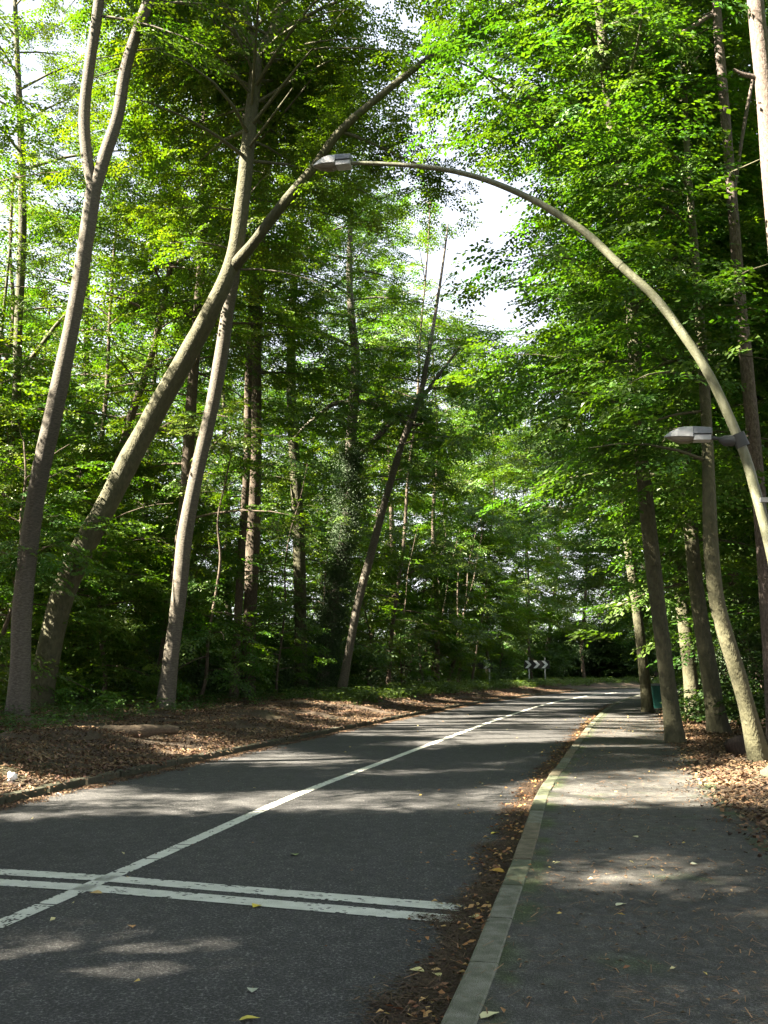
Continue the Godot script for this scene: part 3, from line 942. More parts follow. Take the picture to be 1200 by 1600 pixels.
func street_lamp(label: String, bx: float, bd: float, hx: float, hd: float, low_lamp: bool):
	var root := thing("street_lamp", label, "street lamp", "arched street lamps beside the footpath")
	var prof := [[-0.06, -0.3, 0.115], [-0.06, 0.6, 0.115], [-0.06, 1.4, 0.11], [-0.055, 2.2, 0.102], [-0.03, 2.9, 0.096], [0.05, 3.47, 0.092], [0.19, 4.2, 0.089], [0.34, 4.85, 0.086], [0.74, 5.98, 0.082], [1.18, 6.81, 0.079], [1.54, 7.37, 0.077], [2.02, 7.91, 0.074], [2.5, 8.47, 0.071], [3.0, 8.9, 0.066], [3.51, 9.26, 0.061], [4.14, 9.61, 0.054], [4.78, 9.86, 0.049], [5.44, 10.02, 0.043], [6.12, 10.14, 0.039], [6.5, 10.19, 0.037]]
	var pts := []
	for p in prof: pts.append(Vector4(bx + hx * p[0], p[1], -(bd + hd * p[0]), p[2] * 0.88))
	var b := MB.new()
	tube(b, smooth_line(pts, 5), 14)
	part("column", b.mesh(M.pole), root)
	for q in [2, 11, 13]:                                      # sleeves where the sections join
		b = MB.new()
		var c: Vector4 = pts[q]
		var e: Vector4 = (pts[q + 1] - pts[q])
		e = e / Vector3(e.x, e.y, e.z).length()
		tube(b, [c + Vector4(0, 0, 0, 0.004), c + e * 0.11 + Vector4(0, 0, 0, 0.004)], 14)
		part("sleeve", b.mesh(M.pole), root)
	var yaw := atan2(-hd, -hx)                                   # turns -x towards the arm
	var turn := Basis(Vector3.UP, atan2(hd, -hx) * -1.0)
	var tip := pts[-1] as Vector4
	lantern(root, Transform3D(turn * Basis(Vector3(0, 0, 1), -0.02), Vector3(tip.x, tip.y - 0.015, tip.z) + Vector3(hx, 0, -hd) * -0.06))
	if low_lamp:
		var c := Vector3(bx + hx * 0.37, 4.98, -(bd + hd * 0.37))
		var arm := Vector3(hx, 0, -hd)
		b = MB.new()
		tube(b, [Vector4(c.x + arm.x * 0.06, c.y - 0.01, c.z + arm.z * 0.06, 0.075), Vector4(c.x + arm.x * 0.09, c.y - 0.01, c.z + arm.z * 0.09, 0.092), Vector4(c.x + arm.x * 0.22, c.y - 0.005, c.z + arm.z * 0.22, 0.085), Vector4(c.x + arm.x * 0.29, c.y + 0.02, c.z + arm.z * 0.29, 0.045)], 6)
		part("clamp", b.mesh(M.dark_steel), root)
		b = MB.new()
		tube(b, [Vector4(c.x + 0.05, c.y - 0.11, c.z, 0.105), Vector4(c.x - 0.03, c.y + 0.09, c.z, 0.105)], 14)
		part("clamp_band", b.mesh(M.dark_steel), root)
		b = MB.new()
		tube(b, [Vector4(c.x + arm.x * 0.25, c.y + 0.02, c.z + arm.z * 0.25, 0.03), Vector4(c.x + arm.x * 0.42, c.y + 0.055, c.z + arm.z * 0.42, 0.03)], 10)
		part("bracket", b.mesh(M.dark_steel), root)
		lantern(root, Transform3D(turn * Basis(Vector3(0, 0, 1), -0.05), c + arm * 0.38 + Vector3(0, 0.05, 0)))
	return root

func box(b: MB, lo: Vector3, hi: Vector3):
	var p := func(x, y, z): return Vector3(hi.x if x else lo.x, hi.y if y else lo.y, hi.z if z else lo.z)
	b.quad(p.call(0, 0, 1), p.call(1, 0, 1), p.call(1, 1, 1), p.call(0, 1, 1))
	b.quad(p.call(1, 0, 0), p.call(0, 0, 0), p.call(0, 1, 0), p.call(1, 1, 0))
	b.quad(p.call(1, 0, 1), p.call(1, 0, 0), p.call(1, 1, 0), p.call(1, 1, 1))
	b.quad(p.call(0, 0, 0), p.call(0, 0, 1), p.call(0, 1, 1), p.call(0, 1, 0))
	b.quad(p.call(0, 1, 1), p.call(1, 1, 1), p.call(1, 1, 0), p.call(0, 1, 0))
	b.quad(p.call(0, 0, 0), p.call(1, 0, 0), p.call(1, 0, 1), p.call(0, 0, 1))

func chevron_sign(label: String, x: float, d: float, turn: float, width: float, tall: float, mid_y: float, marks: Array, posts: Array):
	var root := thing("chevron_sign", label, "road sign", "chevron boards at the bend")
	var gy := ground_at(x, d)
	root.transform = Transform3D(Basis(Vector3.UP, turn), V(x, 0, d))
	var b := MB.new()
	box(b, Vector3(-width / 2, mid_y - tall / 2, -0.012), Vector3(width / 2, mid_y + tall / 2, 0.0))
	part("board", b.mesh(M.black), root)
	for m in marks:
		b = MB.new()
		var h := tall * 0.46
		var w := 0.24
		for sg in [1.0, -1.0]:
			var pts := [Vector3(m, mid_y + sg * h, 0.004), Vector3(m + w, mid_y + sg * h, 0.004), Vector3(m + w + 0.27, mid_y, 0.004), Vector3(m + 0.27, mid_y, 0.004)]
			if sg > 0: pts.reverse()
			b.face(pts)
		part("chevron", b.mesh(M.white), root)
	for px in posts:
		b = MB.new()
		tube(b, [Vector4(px, gy - 0.3, -0.05, 0.05), Vector4(px, mid_y + tall / 2 + 0.22, -0.05, 0.05)], 10)
		part("post", b.mesh(M.steel), root)

func furniture():
	street_lamp("tall algae-stained lamp column arching over the road with two lanterns", 5.75, 14.6, -0.976, 0.216, true)
	street_lamp("distant arched street lamp past the bend in the path, small against the leaves", 14.4, 50.5, -0.95, 0.31, false)
	# back of a round sign strapped to the lamp column, half out of view
	var r := thing("round_sign", "back of a round grey sign on the lamp column at the edge of view", "road sign")
	var disc := CylinderMesh.new()
	disc.top_radius = 0.3; disc.bottom_radius = 0.3; disc.height = 0.012; disc.radial_segments = 40
	disc.material = M.gear
	part("plate", disc, r, Transform3D(Basis(Vector3(1, 0, 0), PI / 2), V(6.02, 4.02, 14.42)))
	var b := MB.new()
	box(b, V(5.56, 3.98, 14.5), V(6.2, 4.05, 14.43))
	part("strap", b.mesh(M.dark_steel), r)
	chevron_sign("black board with three white chevrons pointing right at the bend", 11.8, 77.5, -0.06, 1.95, 0.62, 1.88, [-0.92, -0.28, 0.36], [-0.62, 0.62])
	chevron_sign("dark shaded board with one pale chevron among the thin stems", 6.9, 71.0, -0.04, 1.6, 0.6, 1.85, [0.12], [0.55])
	# cabinet behind the path
	var cab := thing("utility_cabinet", "dark green metal cabinet half hidden between two trunks", "cabinet")
	var gy := ground_at(10.45, 38.0)
	cab.position = V(10.45, gy, 38.0)
	b = MB.new()
	box(b, Vector3(-0.4, -0.1, -0.25), Vector3(0.4, 0.98, 0.25))
	part("body", b.mesh(M.green_paint), cab)
	b = MB.new()
	box(b, Vector3(-0.44, 0.98, -0.29), Vector3(0.44, 1.04, 0.29))
	part("lid", b.mesh(M.gear), cab)
	b = MB.new()
	box(b, Vector3(-0.36, 0.05, 0.25), Vector3(-0.01, 0.93, 0.262))
	box(b, Vector3(0.01, 0.05, 0.25), Vector3(0.36, 0.93, 0.262))
	part("door", b.mesh(M.green_paint), cab)
	# fallen log, stump, stone and rubbish
	var lg := thing("fallen_log", "pale barkless log lying on the bank before the sunlit trunk", "log")
	b = MB.new()
	var ly := ground_at(-4.7, 19.0) + 0.08
	tube(b, smooth_line([Vector4(-5.5, ly - 0.02, -18.6, 0.075), Vector4(-5.1, ly + 0.02, -18.9, 0.085), Vector4(-4.6, ly + 0.03, -19.1, 0.1), Vector4(-4.2, ly + 0.05, -19.35, 0.12), Vector4(-3.95, ly + 0.03, -19.45, 0.09)], 6), 10, 0.7, 0.0, 4, Color(1.0, 0.85, 0.7))
	part("timber", b.mesh(M.grey_bark), lg)
	var sp := thing("tree_stump", "small dark rotten stump at the foot of the leaning trunk", "stump")
	b = MB.new()
	var sy := ground_at(5.95, 17.2)
	tube(b, smooth_line([Vector4(5.98, sy - 0.1, -17.2, 0.17), Vector4(5.95, sy + 0.05, -17.2, 0.13), Vector4(5.86, sy + 0.16, -17.15, 0.11), Vector4(5.74, sy + 0.22, -17.1, 0.04)], 5), 12, 0.6, 0.9, 9, Color(0.4, 0.36, 0.34))
	part("wood", b.mesh(M.brown_bark), sp)
	lump("stone", "pale mossy stone by the footpath near the lamp column", "stone", V(5.2, ground_at(5.2, 13.7), 13.7), Vector3(0.2, 0.13, 0.16), M.stone, 3)
	lump("crumpled_paper", "crumpled white paper lying on the leaves above the kerb", "litter", V(-4.1, ground_at(-4.1, 12.8) + 0.03, 12.8), Vector3(0.11, 0.045, 0.08), M.paper, 5)
	lump("crumpled_paper", "small round pale scrap farther up the leafy bank", "litter", V(-4.85, ground_at(-4.85, 13.3) + 0.05, 13.3), Vector3(0.06, 0.07, 0.05), M.paper, 6)

func lump(called: String, label: String, category: String, at: Vector3, size: Vector3, m: Material, sd: int):
	var b := MB.new()
	for k in 9:
		for j in 13:
			var a := PI * k / 8.0
			var c := TAU * (j % 12) / 12.0
			var o := Vector3(sin(a) * cos(c), cos(a), sin(a) * sin(c))
			var w := 1.0 + 0.9 * hump.get_noise_3d(o.x * 14.0 + sd * 7.0, o.y * 14.0, o.z * 14.0)
			b.vert(at + o * size * w, o)
	for k in 8:
		for j in 12:
			var q := k * 13 + j
			b.tri(q, q + 13, q + 1); b.tri(q + 1, q + 13, q + 14)
	tag(part(called, b.mesh(m), self), label, category)

# ---------------------------------------------------------------- the wood
const T_L1 := [[-8.33,0.33,23.00,0.305], [-8.34,1.62,23.00,0.264], [-8.37,3.09,23.00,0.252], [-8.20,5.49,23.00,0.233], [-7.87,7.66,23.00,0.237], [-7.52,10.05,23.00,0.209], [-7.31,12.03,23.00,0.220], [-7.18,13.37,23.00,0.214]]
const T_L1a := [[-7.17,13.20,23.00,0.158], [-7.38,14.05,23.00,0.159], [-7.51,15.25,23.00,0.160], [-7.44,16.65,23.00,0.154], [-7.30,18.25,23.00,0.147], [-7.19,20.44,23.00,0.132], [-7.14,23.26,23.00,0.101], [-7.12,26.38,23.00,0.060]]
const T_L1b := [[-7.17,13.20,23.00,0.174], [-6.93,14.22,23.00,0.183], [-6.67,15.25,23.00,0.176], [-6.53,16.47,23.00,0.170], [-6.28,17.54,23.00,0.163], [-5.93,18.70,23.00,0.156], [-5.39,20.63,23.00,0.133], [-4.73,23.64,23.00,0.093], [-4.29,26.38,23.00,0.051]]
const T_L2 := [[-8.88,0.33,26.00,0.428], [-8.75,1.63,26.00,0.381], [-8.31,3.79,26.00,0.369], [-7.39,5.83,26.00,0.340], [-6.40,7.92,26.00,0.318], [-5.29,9.73,25.50,0.299], [-4.43,11.15,25.00,0.270], [-4.00,12.40,25.00,0.238], [-3.81,13.85,25.00,0.223], [-3.68,15.69,25.00,0.208], [-3.54,17.39,25.00,0.193], [-3.49,18.19,25.00,0.176]]
const T_L2a := [[-3.48,18.12,25.00,0.132], [-3.72,19.02,25.00,0.124], [-4.00,20.49,25.00,0.116], [-4.33,22.69,25.00,0.099], [-4.78,25.98,25.00,0.064]]
const T_L2b := [[-3.48,18.12,25.00,0.150], [-3.15,18.83,25.00,0.141], [-2.84,19.80,25.00,0.133], [-2.48,21.68,25.00,0.108], [-1.83,25.15,25.00,0.064]]
const T_L2c := [[-4.04,12.04,25.00,0.187], [-3.49,12.49,24.60,0.168], [-2.64,13.32,24.00,0.148], [-1.79,14.11,23.50,0.130], [-1.09,14.82,23.00,0.120], [-0.24,15.33,22.50,0.102], [0.77,15.89,22.00,0.093], [1.82,16.41,21.50,0.084], [2.83,16.77,21.00,0.067], [3.66,16.75,20.60,0.051], [4.70,16.55,20.00,0.029]]
const T_L2d := [[-1.09,14.82,23.00,0.056], [-0.64,14.65,23.00,0.048], [0.00,14.36,23.00,0.040], [0.79,13.85,22.80,0.032], [1.86,13.44,22.50,0.023]]
const T_L3 := [[-5.95,0.30,27.50,0.296], [-5.86,1.64,27.50,0.263], [-5.67,3.56,27.50,0.248], [-5.55,5.35,27.50,0.242], [-5.25,7.18,27.50,0.226], [-4.93,8.85,27.50,0.219], [-4.70,10.37,27.50,0.212], [-4.54,11.72,27.50,0.195], [-4.37,12.89,27.50,0.187], [-4.16,15.48,27.50,0.170], [-4.09,17.52,27.50,0.163], [-4.32,19.18,27.50,0.145], [-4.55,20.67,27.50,0.136], [-4.76,23.04,27.50,0.118], [-5.03,27.28,27.50,0.070]]
const T_L4 := [[-7.44,0.37,33.00,0.251], [-7.14,2.49,33.00,0.211], [-6.88,5.03,33.00,0.203], [-6.67,8.53,33.00,0.217], [-6.58,11.22,33.00,0.209], [-6.44,14.69,33.00,0.190], [-6.36,18.26,33.00,0.170], [-6.53,22.71,33.00,0.139], [-6.87,27.86,33.00,0.095]]
const T_L5 := [[-5.39,0.40,36.00,0.205], [-5.30,2.57,36.00,0.173], [-5.19,6.06,36.00,0.164], [-5.07,9.16,36.00,0.154], [-5.09,12.10,36.00,0.144], [-5.00,15.88,36.00,0.122], [-4.71,19.78,36.00,0.087]]
const T_L6 := [[-5.16,0.38,38.00,0.313], [-5.12,3.11,38.00,0.280], [-5.05,7.05,38.00,0.297], [-5.04,11.38,38.00,0.265], [-5.10,15.33,38.00,0.243], [-4.98,18.58,38.00,0.207], [-4.75,23.05,38.00,0.158], [-4.56,27.67,38.00,0.107]]
const T_L7 := [[-3.63,0.36,44.00,0.335], [-3.68,3.92,44.00,0.311], [-3.88,8.50,44.00,0.302], [-4.20,12.94,44.00,0.263], [-4.28,16.28,44.00,0.251], [-4.28,18.13,44.00,0.223], [-4.05,21.27,44.00,0.165], [-3.65,25.13,44.00,0.106]]
const T_L7a := [[-4.24,17.51,44.00,0.133], [-3.57,18.19,44.00,0.119], [-2.53,19.00,44.00,0.089], [-1.20,19.85,44.00,0.075], [0.00,19.69,44.00,0.045]]
const T_L8 := [[-2.61,0.31,42.00,0.320], [-2.37,2.74,42.00,0.296], [-1.90,5.44,42.00,0.272], [-1.51,8.75,42.00,0.247], [-1.44,11.28,42.00,0.250], [-1.29,13.28,42.00,0.238], [-1.24,15.02,42.00,0.211], [-1.44,17.08,42.00,0.184], [-1.54,18.87,42.00,0.157], [-1.50,21.29,42.00,0.115], [-1.39,23.75,42.00,0.073]]
const T_L8a := [[-1.34,13.05,42.00,0.126], [-2.23,12.94,42.00,0.112], [-2.79,12.48,42.00,0.111], [-3.39,11.99,42.00,0.083], [-4.02,11.28,42.00,0.055]]
const T_L8b := [[-1.26,13.11,42.00,0.112], [-0.42,12.94,42.00,0.098], [0.33,12.59,42.00,0.084], [1.11,12.42,42.00,0.056]]
const T_L8c := [[-1.44,10.43,42.00,0.152], [-0.69,11.08,42.00,0.152], [0.00,11.79,42.00,0.139], [0.50,12.25,42.00,0.111], [1.25,12.02,42.00,0.070], [1.95,12.13,42.00,0.042]]
const T_L9 := [[-1.74, 0.34, 41.0, 0.25], [-1.44, 2.2, 41.0, 0.199], [-1.11, 4.03, 41.0, 0.19], [-0.64, 5.88, 41.0, 0.191], [-0.08, 8.03, 41.0, 0.171], [0.7, 10.77, 41.0, 0.151], [1.5, 12.95, 41.0, 0.142], [1.87, 14.7, 41.0, 0.11], [2.27, 17.0, 41.0, 0.078], [2.62, 19.34, 41.0, 0.056], [2.81, 20.82, 41.0, 0.034]]
const T_L9a := [[1.50,12.86,41.00,0.123], [1.97,13.40,41.00,0.109], [2.47,14.13,41.00,0.082], [3.30,15.27,41.00,0.055]]
const T_L10 := [[-10.80,0.80,34.00,0.216], [-10.33,4.70,34.00,0.187], [-9.67,7.15,34.00,0.178], [-9.23,8.97,34.00,0.168], [-8.85,10.58,34.00,0.158], [-8.29,12.46,34.00,0.137], [-7.79,15.33,34.00,0.115], [-7.57,17.78,34.00,0.093], [-7.52,21.29,34.00,0.059]]
const T_L11 := [[-13.44,0.54,46.00,0.175], [-13.68,5.81,46.00,0.164], [-13.88,10.04,46.00,0.166], [-14.32,16.30,46.00,0.154], [-14.46,20.52,46.00,0.125], [-14.64,26.55,46.00,0.080]]
const T_L12 := [[-13.09,0.34,35.00,0.222], [-13.17,4.79,35.00,0.192], [-13.30,9.42,35.00,0.185], [-13.46,13.75,35.00,0.176], [-13.52,17.74,35.00,0.168], [-13.83,21.87,35.00,0.146], [-14.23,25.88,35.00,0.111], [-14.63,30.58,35.00,0.063]]
const T_L12a := [[-13.41,12.05,35.00,0.093], [-12.67,13.14,35.00,0.094], [-11.91,14.24,35.00,0.083], [-11.12,14.99,35.00,0.047]]
const T_R1 := [[9.02,0.08,34.60,0.241], [8.95,1.44,34.60,0.209], [8.81,3.42,34.60,0.200], [8.65,5.20,34.60,0.191], [8.51,7.25,34.60,0.192], [8.39,8.86,34.60,0.182], [8.33,11.21,34.60,0.173], [8.24,13.13,34.60,0.163], [8.13,16.56,34.60,0.130], [7.91,20.61,34.60,0.084]]
const T_R2 := [[5.84,0.07,20.30,0.243], [5.74,0.98,20.30,0.193], [5.63,2.26,20.30,0.182], [5.53,3.56,20.30,0.177], [5.44,4.89,20.30,0.173], [5.36,6.25,20.30,0.161], [5.34,7.92,20.30,0.163], [5.30,9.78,20.30,0.165], [5.19,11.53,20.30,0.153], [5.05,13.19,20.30,0.141], [4.93,14.88,20.30,0.129], [4.80,17.41,20.30,0.102], [4.68,20.54,20.30,0.059]]
const T_R3 := [[8.89,0.07,29.00,0.275], [8.83,1.46,29.00,0.231], [8.73,2.93,29.00,0.214], [8.61,4.61,29.00,0.216], [8.44,6.90,29.00,0.209], [8.25,8.66,29.00,0.202], [8.06,10.45,29.00,0.203], [7.94,13.30,29.00,0.177], [7.92,16.66,29.00,0.140], [7.96,20.59,29.00,0.102], [8.03,24.67,29.00,0.062]]
const T_R4 := [[7.70,0.07,23.30,0.294], [7.58,1.18,23.30,0.237], [7.43,2.36,23.30,0.209], [7.32,3.71,23.30,0.196], [7.26,5.54,23.30,0.191], [7.21,7.74,23.30,0.186], [7.21,10.33,23.30,0.165], [7.22,13.35,23.30,0.144], [7.29,16.85,23.30,0.107], [7.39,20.88,23.30,0.067]]
const T_R5 := [[5.92, 0.02, 16.1, 0.182], [5.79, 0.9, 16.1, 0.148], [5.66, 1.5, 16.1, 0.149], [5.49, 2.16, 16.1, 0.144], [5.38, 2.73, 16.1, 0.14], [5.34, 3.57, 16.1, 0.136], [5.42, 4.52, 16.3, 0.119], [5.61, 5.83, 16.8, 0.111], [5.79, 7.39, 17.39, 0.103], [6.0, 9.35, 18.13, 0.089], [6.27, 11.87, 19.09, 0.077], [6.71, 15.29, 20.39, 0.047]]
const T_R6 := [[7.31,-0.04,19.00,0.179], [7.33,2.58,19.00,0.159], [7.30,4.55,19.00,0.149], [7.26,6.08,19.00,0.144], [7.21,7.38,19.00,0.140], [7.16,8.71,19.00,0.128], [7.12,10.34,19.00,0.123], [7.08,12.44,19.00,0.112], [7.02,14.32,19.00,0.107], [7.02,15.95,19.00,0.095], [7.06,18.86,19.00,0.062]]
const T_R6a := [[7.03,15.05,19.00,0.067], [6.87,15.13,19.00,0.061], [6.52,14.90,19.00,0.054], [6.25,14.73,19.00,0.047], [6.03,14.57,19.00,0.027]]
const T_R6b := [[7.10,10.76,19.00,0.046], [7.21,11.45,19.00,0.039], [7.49,12.87,19.00,0.040], [7.83,14.17,19.00,0.033], [8.22,15.20,19.00,0.020]]
const T_R7 := [[6.58,0.25,15.50,0.214], [6.58,4.00,15.50,0.192], [6.53,7.17,15.50,0.178], [6.47,9.63,15.50,0.166], [6.45,11.14,15.50,0.163], [6.41,12.56,15.50,0.154], [6.38,14.16,15.50,0.134], [6.39,16.70,15.50,0.080]]
const T_R7a := [[6.49,11.43,15.50,0.054], [6.26,11.49,15.50,0.049], [6.09,11.54,15.50,0.038], [5.95,11.63,15.50,0.022]]

const RANK := ["nearest", "second nearest", "third nearest", "fourth nearest", "fifth nearest", "sixth nearest", "seventh nearest", "eighth nearest", "ninth nearest", "tenth nearest"]
var ranks := {}

func zone(x: float, d: float) -> String:          # what a thing deep in the wood is seen behind, by its bearing
	var t := x / maxf(d, 1.0)
	var edges := [[-0.39, "beyond the left edge of view"], [-0.345, "behind the double-stemmed tree"], [-0.25, "between the double-stemmed tree and the sunlit pale trunk"], [-0.17, "behind the sunlit pale trunk"], [-0.11, "behind the close pair of dark trunks"], [-0.055, "behind the straight greenish trunk"], [0.0, "behind the ivy-wrapped trunk"], [0.065, "beyond the bare leaning trunk"], [0.13, "behind the thicket of thin stems"], [0.19, "behind the three-chevron board"], [0.25, "where the road leaves the view"], [0.31, "behind the two trunks at the path edge"], [0.36, "behind the bowed trunk"], [9.0, "behind the lamp column"]]
	for e in edges:
		if t < e[0]: return e[1]
	return ""

func ranked(kind: String, x: float, d: float) -> String:
	var key := kind + " " + zone(x, d)
	var k: int = ranks.get(key, 0)
	ranks[key] = k + 1
	return key + ", " + RANK[mini(k, 9)]

func by_depth(a: Array, b: Array) -> bool:
	return a[1] < b[1]

func straight(x: float, d: float, top: float, rad: float, lean: Vector2, r: RandomNumberGenerator) -> Array:
	var pts := []
	var wob := Vector2.ZERO
	for k in 8:
		var f := k / 7.0
		if k > 0: wob += Vector2(r.randfn(0, 0.16), r.randfn(0, 0.16))
		pts.append([x + lean.x * f * top + wob.x, top * f, d + lean.y * f * top + wob.y, rad * (1.0 - 0.72 * f)])
	return pts

func wood():
	var lime := Color(0.115, 0.185, 0.026)
	var mid := Color(0.09, 0.168, 0.026)
	var deep := Color(0.082, 0.168, 0.03)
	var B := {"grey": M.grey_bark, "moss": M.mossy_bark, "brown": M.brown_bark, "pine": M.pine_bark}
	tree("woodland_tree", "tall grey-barked tree forking into two stems at the left edge", [T_L1, T_L1a, T_L1b], [], {"sd": 101, "bark": B.grey, "h0": 18.0, "limbs": 20, "sprays": 26, "reach": 4.2, "tint": mid})
	tree("woodland_tree", "thick trunk leaning steeply right with a long dark bough over the road", [T_L2, T_L2a, T_L2b], [T_L2c, T_L2d], {"sd": 102, "bark": B.moss, "h0": 15.0, "limbs": 24, "sprays": 28, "reach": 4.6, "tint": lime, "along": 8, "dmin": 24.4})
	tree("woodland_tree", "slim pale trunk with a bright sunlit stretch behind the leaning trunk", [T_L3], [], {"sd": 103, "bark": B.grey, "h0": 13.0, "limbs": 34, "sprays": 28, "reach": 4.2, "tint": lime, "dmin": 25.8})
	tree("woodland_tree", "dark straight trunk just behind the pale sunlit one", [T_L4], [], {"sd": 104, "bark": B.brown, "h0": 6.0, "limbs": 42, "sprays": 26, "reach": 4.4, "tint": lime})
	tree("woodland_tree", "thin trunk standing close beside a thicker one left of the ivy tree", [T_L5], [], {"sd": 105, "bark": B.brown, "h0": 5.0, "limbs": 36, "sprays": 24, "reach": 4.0, "tint": mid})
	tree("woodland_tree", "thicker dark trunk close beside a thin one", [T_L6], [], {"sd": 106, "bark": B.brown, "h0": 6.0, "limbs": 40, "sprays": 26, "reach": 4.6, "tint": mid})
	tree("woodland_tree", "straight greenish trunk lit near its foot, with a bough to the right", [T_L7], [T_L7a], {"sd": 107, "bark": B.moss, "h0": 5.0, "limbs": 38, "sprays": 26, "reach": 4.8, "tint": mid, "along": 8})
	var iv := tree("woodland_tree", "trunk wrapped in dark ivy with crooked boughs high up", [T_L8], [T_L8a, T_L8b, T_L8c], {"sd": 108, "bark": B.grey, "h0": 11.0, "limbs": 26, "sprays": 24, "reach": 4.2, "tint": mid, "along": 4})
	ivy(iv, T_L8, 1.0, 11.0)
	tree("woodland_tree", "bare brown trunk leaning right at the edge of the road bank", [T_L9], [T_L9a], {"sd": 109, "bark": B.grey, "h0": 9.0, "limbs": 24, "sprays": 24, "reach": 3.0, "tint": mid, "along": 6})
	tree("woodland_tree", "dark crooked trunk leaning right behind the thick leaning one", [T_L10], [], {"sd": 110, "bark": B.brown, "h0": 6.0, "limbs": 34, "sprays": 24, "reach": 4.2, "tint": lime})
	tree("woodland_tree", "thin dark upright trunk far behind the leaning trunks", [T_L11], [], {"sd": 111, "bark": B.brown, "h0": 5.0, "limbs": 36, "sprays": 24, "reach": 4.4, "tint": lime, "size": 1.15})
	tree("woodland_tree", "slender trunk with a side bough behind the double-stemmed tree", [T_L12], [T_L12a], {"sd": 112, "bark": B.moss, "h0": 5.0, "limbs": 44, "sprays": 26, "reach": 4.6, "tint": lime, "along": 6})
	# right of the road
	tree("woodland_tree", "slim trunk at the path edge where the road bends, sunlit high up", [T_R1], [], {"sd": 121, "bark": B.moss, "h0": 8.0, "limbs": 32, "sprays": 26, "reach": 4.0, "tint": deep})
	tree("woodland_tree", "stout dark trunk right at the edge of the footpath", [T_R2], [], {"sd": 122, "bark": B.moss, "h0": 6.5, "limbs": 40, "sprays": 28, "reach": 4.0, "tint": deep})
	tree("woodland_tree", "mottled green trunk lit by the sun behind the stout one", [T_R3], [], {"sd": 123, "bark": B.moss, "h0": 5.0, "limbs": 40, "sprays": 28, "reach": 4.4, "tint": deep})
	tree("woodland_tree", "dark thick-footed trunk between the mottled and the bowed one", [T_R4], [], {"sd": 124, "bark": B.moss, "h0": 4.5, "limbs": 44, "sprays": 28, "reach": 4.2, "tint": deep})
	tree("woodland_tree", "bowed greenish trunk, sunlit, nearest to the lamp column", [T_R5], [], {"sd": 125, "bark": B.moss, "h0": 4.6, "limbs": 34, "sprays": 24, "reach": 2.5, "tint": deep})
	tree("pine_tree", "reddish pine trunk with a broken pale branch, beside the lamp arm", [T_R6], [T_R6a, T_R6b], {"sd": 126, "bark": B.pine, "h0": 14.0, "limbs": 16, "sprays": 40, "reach": 2.8, "tint": Color(0.10, 0.15, 0.06), "leaf": PINE_TUFT, "size": 1.3, "leafy_branches": false})
	tree("pine_tree", "thick pine trunk cut by the top right edge of view", [T_R7], [T_R7a], {"sd": 127, "bark": B.pine, "h0": 13.0, "limbs": 14, "sprays": 40, "reach": 2.6, "tint": Color(0.10, 0.15, 0.06), "leaf": PINE_TUFT, "size": 1.3, "leafy_branches": false})
	# thin stems in a thicket before the chevron boards
	var r := RandomNumberGenerator.new()
	r.seed = 61
	for k in 9:
		var x := 1.6 + k * 0.5 + r.randfn(0, 0.25)
		var d := 60.0 + k * 0.9 + r.randf_range(-1.0, 2.0)
		tree("sapling", "thin dark stem in the thicket before the bend, %s from the left" % ["first", "second", "third", "fourth", "fifth", "sixth", "seventh", "eighth", "ninth"][k], [straight(x, d, r.randf_range(9, 14), r.randf_range(0.06, 0.12), Vector2(r.randf_range(0.05, 0.28), 0.0), r)], [], {"sd": 200 + k, "bark": B.brown, "h0": 2.5, "limbs": 16, "sprays": 16, "reach": 2.6, "tint": mid, "sides": 9, "size": 1.15}, "saplings in the thicket before the bend")
	# young trees under the tall ones
	var young := [[-10.2, 25.5], [-12.6, 29.5], [-8.6, 30.5], [-5.9, 32.2], [-10.4, 34.5], [-4.0, 37.5], [-7.3, 40.5], [-12.4, 40.0], [-2.9, 45.5], [-5.6, 48.0], [-0.6, 49.5], [0.9, 55.0], [-9.8, 47.0], [3.0, 63.5], [5.2, 70.5], [9.0, 79.5]]
	young.sort_custom(by_depth)
	for p in young:
		tree("young_tree", ranked("leafy young tree", p[0], p[1]), [straight(p[0], p[1], r.randf_range(6.5, 10.5), r.randf_range(0.05, 0.09), Vector2(r.randfn(0.03, 0.05), r.randfn(0, 0.03)), r)], [], {"sd": 620 + int(p[1]) * 2 + int(p[0]), "bark": B.brown, "h0": 1.4, "limbs": 20, "sprays": 16, "reach": r.randf_range(2.0, 2.8), "tint": [lime, mid, deep][r.randi() % 3], "sides": 8}, "young trees under the canopy")
	# deeper in the wood, left
	var spots := [[-15.5, 40], [-10.5, 44], [-19, 50], [-14, 56], [-8.5, 54], [-3.5, 57], [1.0, 66], [-22, 62], [-17, 68], [-11, 66], [-5.5, 70], [-1, 78], [4.5, 82], [9.5, 90], [15, 95], [-26, 74], [-20, 82], [-12, 82], [-6, 90], [1, 95], [7, 103], [16, 108], [23, 101], [30, 108], [37, 102], [26, 96], [-14.5, 28.5], [-18, 34], [-21, 42], [3.2, 61], [7.4, 72], [0.2, 51.5], [12.5, 85], [18.5, 93], [-11.4, 38.5], [-15.6, 38], [-19.5, 47]]
	spots.sort_custom(by_depth)
